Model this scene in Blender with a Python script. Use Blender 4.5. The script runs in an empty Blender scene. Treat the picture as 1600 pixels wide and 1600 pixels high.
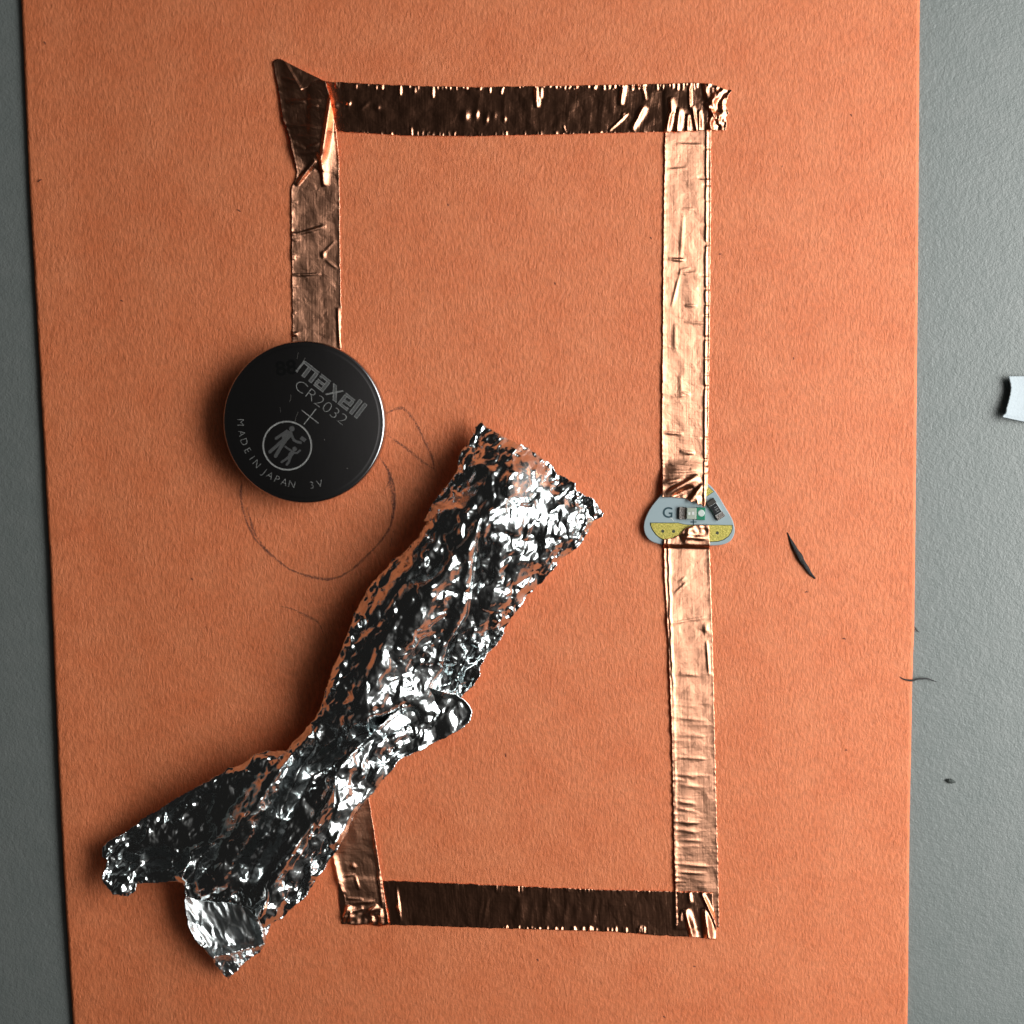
import bpy, math, random
import numpy as np
from mathutils import Vector, Matrix, geometry

random.seed(7)
rng = np.random.default_rng(7)
SC = bpy.context.scene
COL = SC.collection

# ------------------------------------------------------------------ camera
D = 0.1565                       # camera distance to the sheet, metres
HALF = math.radians(22.5)
K = 800.0 / math.tan(HALF)       # focal length in photo pixels
TILT = math.radians(4.0)
PX = D / K                       # metres per photo pixel at the middle of the sheet
CAM = np.array([0.0, D * math.sin(TILT), D * math.cos(TILT)])
cd = bpy.data.cameras.new('camera')
cam = bpy.data.objects.new('camera', cd)
COL.objects.link(cam)
cam.location = CAM
cam.rotation_euler = (-TILT, 0, 0)
cd.sensor_width = 36
cd.angle = 2 * HALF
cd.clip_start = 0.005
cd.clip_end = 20
cd.dof.use_dof = True
cd.dof.focus_distance = D
cd.dof.aperture_fstop = 14
SC.camera = cam

# ------------------------------------------------------------------ light
w = bpy.data.worlds.new('World')
SC.world = w
w.use_nodes = True
_t = w.node_tree
_bg = _t.nodes['Background']
_bg.inputs['Color'].default_value = (1.0, 0.93, 0.88, 1)
# a dim room that is lighter towards the window side: dark far side and ceiling, soft rise towards the light
_tc = _t.nodes.new('ShaderNodeTexCoord')
_dp = _t.nodes.new('ShaderNodeVectorMath'); _dp.operation = 'DOT_PRODUCT'
_dp.inputs[1].default_value = Vector((0.86, 0.05, 0.50)).normalized()
_t.links.new(_tc.outputs['Generated'], _dp.inputs[0])
_mx = _t.nodes.new('ShaderNodeMath'); _mx.operation = 'MAXIMUM'; _mx.inputs[1].default_value = 0.0
_t.links.new(_dp.outputs['Value'], _mx.inputs[0])
_pw = _t.nodes.new('ShaderNodeMath'); _pw.operation = 'POWER'; _pw.inputs[1].default_value = 4.0
_t.links.new(_mx.outputs[0], _pw.inputs[0])
_ma = _t.nodes.new('ShaderNodeMath'); _ma.operation = 'MULTIPLY_ADD'; _ma.inputs[1].default_value = 0.36; _ma.inputs[2].default_value = 0.012
_t.links.new(_pw.outputs[0], _ma.inputs[0])
_t.links.new(_ma.outputs[0], _bg.inputs['Strength'])

def area(name, loc, target, sx, sy, power, col):
    l = bpy.data.lights.new(name, 'AREA')
    l.shape = 'RECTANGLE'
    l.size = sx
    l.size_y = sy
    l.energy = power
    l.color = col
    o = bpy.data.objects.new(name, l)
    COL.objects.link(o)
    o.location = loc
    o.rotation_euler = (Vector(target) - Vector(loc)).to_track_quat('-Z', 'Y').to_euler()
    return o
wl = area('window_light', (0.200, 0.012, 0.135), (0.075, 0, 0), 0.38, 0.19, 0.87, (0.985, 0.995, 0.97))
wl.data.spread = math.radians(105)
# added fade, brightest in the middle, that softens the highlights on the foil
wl.data.use_nodes = True
_n = wl.data.node_tree
_em = next(n for n in _n.nodes if n.type == 'EMISSION')
_g = _n.nodes.new('ShaderNodeNewGeometry'); _sp = _n.nodes.new('ShaderNodeSeparateXYZ')
_n.links.new(_g.outputs['Parametric'], _sp.inputs[0])
def _par(sock):
    a = _n.nodes.new('ShaderNodeMath'); a.operation = 'SUBTRACT'; a.inputs[0].default_value = 1.0; _n.links.new(sock, a.inputs[1])
    b = _n.nodes.new('ShaderNodeMath'); b.operation = 'MULTIPLY'; _n.links.new(sock, b.inputs[0]); _n.links.new(a.outputs[0], b.inputs[1])
    c = _n.nodes.new('ShaderNodeMath'); c.operation = 'MULTIPLY'; c.inputs[1].default_value = 4.0; _n.links.new(b.outputs[0], c.inputs[0])
    return c.outputs[0]
_m = _n.nodes.new('ShaderNodeMath'); _m.operation = 'MULTIPLY'
_n.links.new(_par(_sp.outputs['X']), _m.inputs[0]); _n.links.new(_par(_sp.outputs['Y']), _m.inputs[1])
_n.links.new(_m.outputs[0], _em.inputs['Strength'])

SC.view_settings.view_transform = 'Standard'
SC.view_settings.look = 'None'
SC.view_settings.exposure = 0
SC.view_settings.gamma = 1
SC.cycles.max_bounces = 8
SC.cycles.sample_clamp_indirect = 6

# ------------------------------------------------------------------ helpers
ct, st = math.cos(TILT), math.sin(TILT)
def W(x, y, h=0.0):
    """photo pixel (x, y) on the level h (in pixel lengths above the sheet) -> world points"""
    x = np.asarray(x, float); y = np.asarray(y, float); h = np.asarray(h, float)
    a = (x - 800) / K
    b = -(y - 800) / K
    c = -np.ones_like(a)
    dy = b * ct + c * st
    dz = -b * st + c * ct
    s = (h * PX - CAM[2]) / dz
    return np.stack(np.broadcast_arrays(a * s + CAM[0], dy * s + CAM[1], h * PX + 0 * s), -1)

def tag(o, label=None, cat=None, group=None, kind=None):
    if label: o['label'] = label
    if cat: o['category'] = cat
    if group: o['group'] = group
    if kind: o['kind'] = kind
    return o

def empty(name, loc, parent=None):
    o = bpy.data.objects.new(name, None)
    o.empty_display_size = 0.005
    COL.objects.link(o)
    o.location = loc
    if parent: o.parent = parent
    return o

def mesh(name, co, faces, mat, parent=None, smooth=True, uv=None):
    """co in world coordinates; a child keeps them through its parent's place"""
    me = bpy.data.meshes.new(name)
    co = np.asarray(co, float).reshape(-1, 3)
    org = np.zeros(3)
    if parent is not None:
        q = parent
        while q is not None:
            org = org + np.array(q.location); q = q.parent
    else:
        org = co.mean(0); org[2] = co[:, 2].min()
    me.from_pydata((co - org).tolist(), [], faces if isinstance(faces, list) else faces.tolist())
    me.materials.append(mat)
    if smooth:
        me.polygons.foreach_set('use_smooth', [True] * len(me.polygons))
    if uv is not None:
        l = me.uv_layers.new(name='UVMap')
        vi = np.zeros(len(me.loops), int)
        me.loops.foreach_get('vertex_index', vi)
        l.data.foreach_set('uv', np.asarray(uv)[vi].ravel())
    me.update()
    o = bpy.data.objects.new(name, me)
    COL.objects.link(o)
    if parent is not None: o.parent = parent
    else: o.location = org
    return o

def mat(name, col=(0.5,) * 3, rough=0.5, metal=0.0, **kw):
    m = bpy.data.materials.new(name)
    m.use_nodes = True
    b = m.node_tree.nodes['Principled BSDF']
    b.inputs['Base Color'].default_value = (*col, 1)
    b.inputs['Roughness'].default_value = rough
    b.inputs['Metallic'].default_value = metal
    for k, v in kw.items():
        b.inputs[k.replace('_', ' ')].default_value = v
    return m

def N(m, t, **kw):
    n = m.node_tree.nodes.new(t)
    for k, v in kw.items():
        if k in n.inputs: n.inputs[k].default_value = v
        else: setattr(n, k, v)
    return n
def L(m, a, b): m.node_tree.links.new(a, b)
def B(m): return m.node_tree.nodes['Principled BSDF']

def worldpx(m, sx=1, sy=1, sz=1, rot=0.0):
    """object-independent position in pixel lengths"""
    g = N(m, 'ShaderNodeNewGeometry')
    mp = N(m, 'ShaderNodeMapping')
    mp.inputs['Scale'].default_value = (sx / PX, sy / PX, sz / PX)
    mp.inputs['Rotation'].default_value = (0, 0, rot)
    L(m, g.outputs['Position'], mp.inputs['Vector'])
    return mp.outputs['Vector']

def noise(m, vec, scale=1.0, detail=2.0, rough=0.5, dist=0.0):
    n = N(m, 'ShaderNodeTexNoise')
    n.inputs['Scale'].default_value = scale
    n.inputs['Detail'].default_value = detail
    n.inputs['Roughness'].default_value = rough
    n.inputs['Distortion'].default_value = dist
    L(m, vec, n.inputs['Vector'])
    return n.outputs['Fac']

def ramp(m, fac, stops):
    r = N(m, 'ShaderNodeValToRGB')
    e = r.color_ramp.elements
    while len(e) < len(stops): e.new(0.5)
    for i, (p, c) in enumerate(stops):
        e[i].position = p
        e[i].color = (*c, 1) if len(c) == 3 else c
    L(m, fac, r.inputs['Fac'])
    return r.outputs['Color']

def math_(m, op, a, b=None, c=None):
    n = N(m, 'ShaderNodeMath'); n.operation = op
    for i, v in enumerate((a, b, c)):
        if v is None: continue
        if isinstance(v, (int, float)): n.inputs[i].default_value = v
        else: L(m, v, n.inputs[i])
    return n.outputs[0]

def bump(m, h, dist_px, strength=1.0, normal=None):
    n = N(m, 'ShaderNodeBump')
    n.inputs['Strength'].default_value = strength
    n.inputs['Distance'].default_value = dist_px * PX
    L(m, h, n.inputs['Height'])
    if normal is not None: L(m, normal, n.inputs['Normal'])
    return n.outputs['Normal']

# numpy gradient noise ------------------------------------------------
_perm = rng.permutation(512)
_perm = np.concatenate([_perm, _perm])
_ang = rng.uniform(0, 2 * np.pi, 512)
_gx, _gy = np.cos(_ang), np.sin(_ang)
def pn(x, y, seed=0):
    x = np.asarray(x, float) + seed * 17.31; y = np.asarray(y, float) + seed * 7.77
    xi = np.floor(x).astype(int); yi = np.floor(y).astype(int)
    fx = x - xi; fy = y - yi
    ux = fx * fx * fx * (fx * (fx * 6 - 15) + 10); uy = fy * fy * fy * (fy * (fy * 6 - 15) + 10)
    def g(i, j):
        k = _perm[(_perm[(xi + i) & 511] + yi + j) & 511]
        return _gx[k] * (fx - i) + _gy[k] * (fy - j)
    a = g(0, 0) * (1 - ux) + g(1, 0) * ux
    b = g(0, 1) * (1 - ux) + g(1, 1) * ux
    return (a * (1 - uy) + b * uy) * 1.4
def fbm(x, y, seed=0, oct=3, gain=0.5):
    s = 0; a = 1.0
    for o in range(oct):
        s = s + a * pn(x * 2 ** o, y * 2 ** o, seed + o * 3)
        a *= gain
    return s
def sstep(a, b, x):
    t = np.clip((x - a) / (b - a), 0, 1)
    return t * t * (3 - 2 * t)
def resample(poly, n):
    p = np.asarray(poly, float)
    d = np.r_[0, np.cumsum(np.hypot(*np.diff(p, axis=0).T))]
    t = np.linspace(0, d[-1], n)
    return np.stack([np.interp(t, d, p[:, 0]), np.interp(t, d, p[:, 1])], -1)
def smooth_poly(poly, n, k=2):
    p = resample(poly, n)
    for _ in range(k):
        q = p.copy(); q[1:-1] = (p[:-2] + 2 * p[1:-1] + p[2:]) / 4; p = q
    return p
def dist_poly(X, Y, poly, closed=False):
    p = np.asarray(poly, float)
    if closed: p = np.vstack([p, p[:1]])
    best = np.full(X.shape, 1e9)
    for (ax, ay), (bx, by) in zip(p[:-1], p[1:]):
        dx, dy = bx - ax, by - ay
        t = np.clip(((X - ax) * dx + (Y - ay) * dy) / (dx * dx + dy * dy + 1e-9), 0, 1)
        best = np.minimum(best, (X - ax - t * dx) ** 2 + (Y - ay - t * dy) ** 2)
    return np.sqrt(best)
def signed_line(X, Y, poly):
    """signed distance, positive on the right of a polyline that runs down the picture ... (x grows)"""
    p = np.asarray(poly, float)
    best = np.full(X.shape, 1e9); sg = np.ones(X.shape); ac = np.zeros(X.shape)
    for (ax, ay), (bx, by) in zip(p[:-1], p[1:]):
        dx, dy = bx - ax, by - ay
        t = np.clip(((X - ax) * dx + (Y - ay) * dy) / (dx * dx + dy * dy + 1e-9), 0, 1)
        ex, ey = X - ax - t * dx, Y - ay - t * dy
        d = np.hypot(ex, ey)
        cr = (dx * ey - dy * ex) / (math.hypot(dx, dy) + 1e-9)
        s = np.where(cr < 0, 1.0, -1.0)
        u = (d < best - 1e-6) | ((np.abs(d - best) <= 1e-6) & (np.abs(cr) > ac))   # at a shared corner the squarer segment decides
        best = np.where(u, d, best); sg = np.where(u, s, sg); ac = np.where(u, np.abs(cr), ac)
    return best * sg
def inside(X, Y, poly):
    p = np.asarray(poly, float); q = np.roll(p, -1, 0)
    r = np.zeros(X.shape, bool)
    for (ax, ay), (bx, by) in zip(p, q):
        if ay == by: continue
        c = ((ay > Y) != (by > Y)) & (X < (bx - ax) * (Y - ay) / (by - ay) + ax)
        r ^= c
    return r

# ------------------------------------------------------------------ materials
def make_paper():
    m = mat('orange_construction_paper', rough=0.62)
    v = worldpx(m, 0.22, 0.080, 0.1, 0.22)
    v2 = worldpx(m, 0.20, 0.10, 0.1, -0.5)
    v3 = worldpx(m)
    f1 = noise(m, v, 1.0, 4, 0.6, 0.35)
    f2 = noise(m, v2, 1.6, 3, 0.6, 0.6)
    h = math_(m, 'ADD', math_(m, 'MULTIPLY', f1, 0.6), math_(m, 'MULTIPLY', f2, 0.45))
    fine = noise(m, v3, 0.45, 3, 0.6)
    big = noise(m, v3, 0.03, 3, 0.6)
    h = math_(m, 'MULTIPLY', h, math_(m, 'MULTIPLY_ADD', big, 1.3, 0.35))
    h = math_(m, 'ADD', h, math_(m, 'MULTIPLY', fine, 0.16))
    L(m, bump(m, h, 2.0, 1.0), B(m).inputs['Normal'])
    mott = noise(m, v3, 0.012, 4, 0.6)
    c = ramp(m, mott, [(0.3, (0.80, 0.206, 0.073)), (0.7, (0.87, 0.26, 0.105))])
    fib = ramp(m, f1, [(0.33, (0.80, 0.78, 0.76)), (0.62, (1.04, 1.04, 1.04))])
    mx = N(m, 'ShaderNodeMix', data_type='RGBA', blend_type='MULTIPLY')
    mx.inputs[0].default_value = 1
    L(m, c, mx.inputs[6]); L(m, fib, mx.inputs[7])
    # dark pulp flecks of uneven size
    fl = noise(m, worldpx(m, 0.20, 0.13, 0.1, 0.5), 1.0, 1.0, 0.5, 0.3)
    fm = ramp(m, fl, [(0.80, (0, 0, 0)), (0.84, (1, 1, 1))])
    mx2 = N(m, 'ShaderNodeMix', data_type='RGBA')
    L(m, math_(m, 'MULTIPLY', fm, 0.6), mx2.inputs[0]); L(m, mx.outputs[2], mx2.inputs[6]); mx2.inputs[7].default_value = (0.22, 0.05, 0.03, 1)
    L(m, mx2.outputs[2], B(m).inputs['Base Color'])
    B(m).inputs['Specular IOR Level'].default_value = 0.6
    return m
def make_desk():
    m = mat('grey_laminate', rough=0.42)
    v = worldpx(m)
    a = noise(m, v, 0.14, 3, 0.55)
    b = noise(m, v, 0.34, 2, 0.5)
    L(m, bump(m, math_(m, 'ADD', a, math_(m, 'MULTIPLY', b, 0.5)), 0.95, 1.0), B(m).inputs['Normal'])
    c = ramp(m, noise(m, v, 0.025, 5, 0.6), [(0.3, (0.182, 0.204, 0.197)), (0.7, (0.208, 0.227, 0.220))])
    L(m, c, B(m).inputs['Base Color'])
    B(m).inputs['Specular IOR Level'].default_value = 0.5
    return m
def make_copper(name='copper_foil', col=(0.95, 0.46, 0.285)):
    m = mat(name, col, 0.5, 1.0)
    nt = m.node_tree
    nt.nodes.remove(B(m))
    g = N(m, 'ShaderNodeBsdfAnisotropic'); g.distribution = 'BECKMANN'
    L(m, g.outputs[0], nt.nodes['Material Output'].inputs['Surface'])
    uv = N(m, 'ShaderNodeUVMap'); uv.uv_map = 'UVMap'       # u across, v along, in pixel lengths
    def mp(a, b):
        p = N(m, 'ShaderNodeMapping'); L(m, uv.outputs[0], p.inputs['Vector']); p.inputs['Scale'].default_value = (a, b, 1)
        return p.outputs[0]
    s = noise(m, mp(0.30, 0.010), 1.0, 2, 0.6)
    s2 = noise(m, mp(0.05, 0.05), 1.0, 3, 0.55, 0.4)
    s3 = noise(m, mp(0.02, 0.22), 1.0, 2, 0.5, 0.3)
    n1 = bump(m, s, 0.22, 1.0)
    n2 = bump(m, s2, 1.0, 1.0, n1)
    n3 = bump(m, s3, 0.30, 1.0, n2)
    L(m, n3, g.inputs['Normal'])
    t = N(m, 'ShaderNodeTangent'); t.direction_type = 'UV_MAP'; t.uv_map = 'UVMap'
    L(m, t.outputs[0], g.inputs['Tangent'])
    g.inputs['Anisotropy'].default_value = -0.42
    r = ramp(m, s2, [(0.3, (0.41,) * 3), (0.7, (0.44,) * 3)])
    L(m, r, g.inputs['Roughness'])
    c = ramp(m, s2, [(0.35, tuple(x * 0.9 for x in col)), (0.65, col)])     # light tarnish
    L(m, c, g.inputs['Color'])
    return m
def make_foil(name, rough):
    m = mat(name, (0.78, 0.83, 0.84), rough, 1.0)
    v = worldpx(m)
    a = noise(m, v, 0.14, 3, 0.6, 0.8)
    b = noise(m, worldpx(m, 0.5, 0.05, 0.5, 0.6), 1.0, 2, 0.5)
    n = bump(m, a, 0.22, 1.0)
    L(m, bump(m, b, 0.12, 1.0, n), B(m).inputs['Normal'])
    return m
M_paper, M_desk, M_copper = make_paper(), make_desk(), make_copper()
M_under = mat('tape_backing', (0.75, 0.22, 0.08), 0.5, 0.4)
M_foil = make_foil('aluminium_foil', 0.14)
M_foil_dull = make_foil('aluminium_foil_dull_side', 0.30)

# ------------------------------------------------------------------ desk
def slab(name, x0, x1, y0, y1, z0, z1, m, parent=None):
    co = [(x, y, z) for z in (z0, z1) for y in (y0, y1) for x in (x0, x1)]
    f = [(0, 2, 3, 1), (4, 5, 7, 6), (0, 1, 5, 4), (1, 3, 7, 5), (3, 2, 6, 7), (2, 0, 4, 6)]
    return mesh(name, co, f, m, parent, smooth=False)
PT = 3.2                                   # paper thickness in pixel lengths
tag(slab('desk_top', -0.6, 0.6, -0.45, 0.45, -0.025, -PT * PX, M_desk), 'grey laminate desk top with fine pebbled texture', kind='structure')

# ------------------------------------------------------------------ sheets
def quads(nu, nv, off=0, flip=False):
    i = np.arange(nu - 1)[:, None] * nv + np.arange(nv - 1)[None]
    q = np.stack([i, i + nv, i + nv + 1, i + 1], -1).reshape(-1, 4) + off
    return q[:, ::-1] if flip else q
def sheet(name, G, H, th, m, parent=None, uv=None, under=None):
    """grid G[nu,nv,2] of pixels with heights H, thickness th: a closed thin body"""
    nu, nv = H.shape
    top = W(G[..., 0], G[..., 1], H).reshape(-1, 3)
    bot = top.copy(); bot[:, 2] -= th * PX
    n = nu * nv
    f = [quads(nu, nv, 0, True), quads(nu, nv, n, False)]
    idx = np.arange(n).reshape(nu, nv)
    loop = np.concatenate([idx[:, 0], idx[-1, 1:], idx[-2::-1, -1], idx[0, -2:0:-1]])
    nx = np.roll(loop, -1)
    f.append(np.stack([loop, nx, nx + n, loop + n], -1))
    F = np.concatenate(f)
    # orient so that the top faces up
    a, b, c = top[F[0][0]], top[F[0][1]], top[F[0][2]]
    if np.cross(b - a, c - a)[2] < 0: F = F[:, ::-1]
    if uv is not None: uv = np.concatenate([uv.reshape(-1, 2)] * 2)
    return mesh(name, np.concatenate([top, bot]), F, m, parent, True, uv)

# paper
ys = np.linspace(-500, 2100, 240)
lx = np.interp(ys, [-500, 0, 300, 560, 900, 1200, 1400, 1600, 2100], [12, 33, 46, 61, 79, 91, 101.5, 114, 142])
rx = np.interp(ys, [-500, 0, 450, 750, 980, 1060, 1300, 1600, 2100], [1444, 1437, 1434, 1431, 1428.5, 1425.5, 1421, 1418, 1412])
lx = lx + 0.5 * pn(ys * 0.03, ys * 0, 3); rx = rx + 0.5 * pn(ys * 0.04, ys * 0, 5)
t = np.linspace(0, 1, 160)
t = t * 0.6 + 0.4 * (1 - np.cos(np.pi * t)) / 2
G = np.stack([lx[:, None] * (1 - t) + rx[:, None] * t, np.repeat(ys[:, None], len(t), 1)], -1)
lift = 5.0 * np.exp(-((G[..., 0] - lx[:, None]) / 60.0) ** 2) * (0.5 + 0.5 * sstep(200, 1300, G[..., 1]))
lift = lift * (1 - sstep(1350, 1700, G[..., 1]) * 0.5)
lift += 0.8 * np.exp(-((rx[:, None] - G[..., 0]) / 40.0) ** 2)
paper = empty('paper_sheet', (0, 0, -PT * PX))
tag(paper, 'orange sheet of construction paper lying flat on the grey desk', 'paper')
ps = sheet('sheet', G, lift, PT * 0.9, M_paper, paper)

# ------------------------------------------------------------------ pencil marks on the sheet
def make_pencil():
    m = bpy.data.materials.new('pencil_graphite'); m.use_nodes = True
    b = B(m)
    b.inputs['Base Color'].default_value = (0.075, 0.05, 0.05, 1)
    b.inputs['Roughness'].default_value = 0.6
    out = m.node_tree.nodes['Material Output']
    tr = N(m, 'ShaderNodeBsdfTransparent'); mx = N(m, 'ShaderNodeMixShader')
    f = noise(m, worldpx(m), 0.62, 3, 0.7)
    big = noise(m, worldpx(m), 0.05, 2, 0.5)
    uv = N(m, 'ShaderNodeUVMap'); uv.uv_map = 'UVMap'
    sp = N(m, 'ShaderNodeSeparateXYZ'); L(m, uv.outputs[0], sp.inputs[0])
    edge = math_(m, 'SUBTRACT', 1.0, math_(m, 'ABSOLUTE', sp.outputs['X']))      # u runs -1..1 across the stroke
    v = math_(m, 'ADD', f, math_(m, 'ADD', math_(m, 'MULTIPLY', edge, 0.13), math_(m, 'MULTIPLY', big, 0.14)))
    v = math_(m, 'ADD', v, math_(m, 'MULTIPLY', sp.outputs['Y'], 0.1))
    a = ramp(m, v, [(0.635, (0, 0, 0)), (0.80, (0.6, 0.6, 0.6))])
    L(m, a, mx.inputs[0]); L(m, tr.outputs[0], mx.inputs[1]); L(m, b.outputs[0], mx.inputs[2]); L(m, mx.outputs[0], out.inputs['Surface'])
    return m
M_pencil = make_pencil()
_pz = [0.25]
def pencil(pts, wd, weight=0.0):
    _pz[0] += 0.09
    n = max(8, int(sum(math.dist(a, b) for a, b in zip(pts[:-1], pts[1:])) / 4))
    p = smooth_poly(pts, n, 3)
    tg = np.gradient(p, axis=0); tg /= np.linalg.norm(tg, axis=1)[:, None]
    nn = np.stack([-tg[:, 1], tg[:, 0]], -1)
    wv = wd * (0.8 + 0.5 * pn(np.arange(n) * 0.2, np.zeros(n), wd))
    e = sstep(0, 5, np.minimum(np.arange(n), np.arange(n)[::-1]))
    wv = wv * (0.3 + 0.7 * e)
    a, c = p + nn * wv[:, None], p - nn * wv[:, None]
    co = np.concatenate([W(a[:, 0], a[:, 1], _pz[0]), W(p[:, 0], p[:, 1], _pz[0]), W(c[:, 0], c[:, 1], _pz[0])])
    i = np.arange(n - 1)
    F = np.concatenate([np.stack([i, i + 1, i + 1 + n, i + n], -1), np.stack([i + n, i + 1 + n, i + 1 + 2 * n, i + 2 * n], -1)])
    uv = np.concatenate([np.stack([np.full(n, s), np.full(n, weight)], -1) for s in (-1.0, 0.0, 1.0)])
    return mesh('pencil_line', co, F, M_pencil, paper, uv=uv)
pencil([(602, 647), (615, 640), (630, 636), (647, 655), (662, 685), (677, 717), (678, 733)], 3.2, 0.6)
pencil([(678, 733), (657, 719), (635, 700), (605, 680)], 3.2, 0.5)
pencil([(592, 712), (610, 740), (617, 764), (617, 795), (611, 822), (595, 846), (572, 870), (552, 889), (530, 902), (510, 906), (480, 900), (452, 890), (424, 868), (400, 845), (387, 820), (378, 792), (376, 770), (379, 748)], 2.6, 0.8)
pencil([(606, 735), (613, 765), (616, 790), (611, 820)], 5.0, 0.6)
pencil([(386, 792), (396, 830), (412, 855), (430, 871)], 2.6, 0.5)
pencil([(616, 820), (613, 840), (607, 868)], 1.8, -0.2)
pencil([(598, 768), (604, 762), (610, 749), (613, 738)], 1.6, 0.5)
pencil([(436, 947), (457, 951), (477, 961), (499, 972), (505, 990)], 2.4, 0.5)
pencil([(601, 615), (607, 608), (613, 612)], 1.4, 0.2)

# dark flecks in the pulp
M_fleck = mat('dark_pulp_fibre', (0.12, 0.03, 0.02), 0.8)
_fm = None
for (x, y, l, a) in [(373, 329, 9, 30), (1125, 397, 5, 0), (790, 1180, 7, 80), (1260, 925, 6, -10), (1319, 998, 7, 10), (1322, 1172, 5, 5), (1038, 1589, 6, 30),
                     (867, 443, 5, 70), (1036, 258, 5, 50), (70, 67, 6, 60), (62, 282, 8, -35), (1431, 505, 7, 0), (745, 745, 5, 60), (1420, 1194, 7, 60), (1017, 372, 5, 60),
                     (1085, 1510, 5, 20), (300, 905, 5, 40), (700, 320, 5, 75), (190, 470, 6, 20), (1330, 180, 6, 50), (1240, 560, 5, 80), (840, 1500, 6, 60)]:
    k = 8
    th = np.linspace(0, 2 * np.pi, k, endpoint=False)
    ar = math.radians(a)
    px = np.cos(th) * l / 2; py = np.sin(th) * 1.1 * (1 + 0.4 * np.sin(3 * th))
    X = x + px * math.cos(ar) - py * math.sin(ar); Y = y + px * math.sin(ar) + py * math.cos(ar)
    base = 5 if x < 120 else 0.15
    co = np.concatenate([W(X, Y, base - 0.2), W(x, y, base + 0.5)[None]])
    mesh('fleck', co, [(i, (i + 1) % k, k) for i in range(k)], M_fleck, paper)

# ------------------------------------------------------------------ LED board (height needed by the tapes that cross it)
BH = 8.5
board_poly = np.array([(1010, 285), (1060, 325), (1110, 390), (1180, 500), (1240, 605), (1300, 700), (1335, 790), (1347, 880), (1328, 955), (1280, 1015), (1200, 1048),
                       (1100, 1058), (950, 1060), (600, 1058), (450, 1048), (350, 1030), (270, 990), (220, 920), (202, 850), (206, 780), (230, 700), (280, 600), (340, 520), (400, 450), (470, 355), (560, 240),
                       (640, 175), (740, 150), (850, 165), (940, 215)]) / 8.0 + np.array([980, 720])
def board_soft(X, Y):
    d = dist_poly(X, Y, board_poly, True) * np.where(inside(X, Y, board_poly), 1, -1)
    return BH * sstep(-30, -1, d) * (1 - sstep(0, 12, Y - 770)) + board_h(X, Y) * sstep(0, 12, Y - 770)
def board_h(X, Y):
    d = dist_poly(X, Y, board_poly, True) * np.where(inside(X, Y, board_poly), 1, -1)
    return BH * sstep(-6, 1.5, d)

# ------------------------------------------------------------------ copper tapes
def crease(X, Y, a, b, wl, wr, h, power=1.0):
    """a ridge from a to b; wl / wr: how far it falls away on the smaller-x / larger-x side (for a level ridge: upper / lower side)"""
    ax, ay = a; bx, by = b
    dx, dy = bx - ax, by - ay; ln = math.hypot(dx, dy)
    t = ((X - ax) * dx + (Y - ay) * dy) / ln ** 2
    s = ((X - ax) * dy - (Y - ay) * dx) / ln      # >0 : right side when running down
    if abs(dx) > abs(dy): s = -s * (1 if dx > 0 else -1)
    else: s = s * (1 if dy > 0 else -1)
    prof = np.exp(-(np.abs(s) / np.where(s > 0, wr, wl)) ** (1.0 + power))
    return h * prof * np.clip(np.sin(np.pi * np.clip(t, 0, 1)), 0, 1) ** 0.6
def dent(X, Y, x, y, rx_, ry_, h, a=0):
    c, s = math.cos(math.radians(a)), math.sin(math.radians(a))
    u = ((X - x) * c + (Y - y) * s) / rx_; v = (-(X - x) * s + (Y - y) * c) / ry_
    return h * np.exp(-(u * u + v * v))

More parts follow.
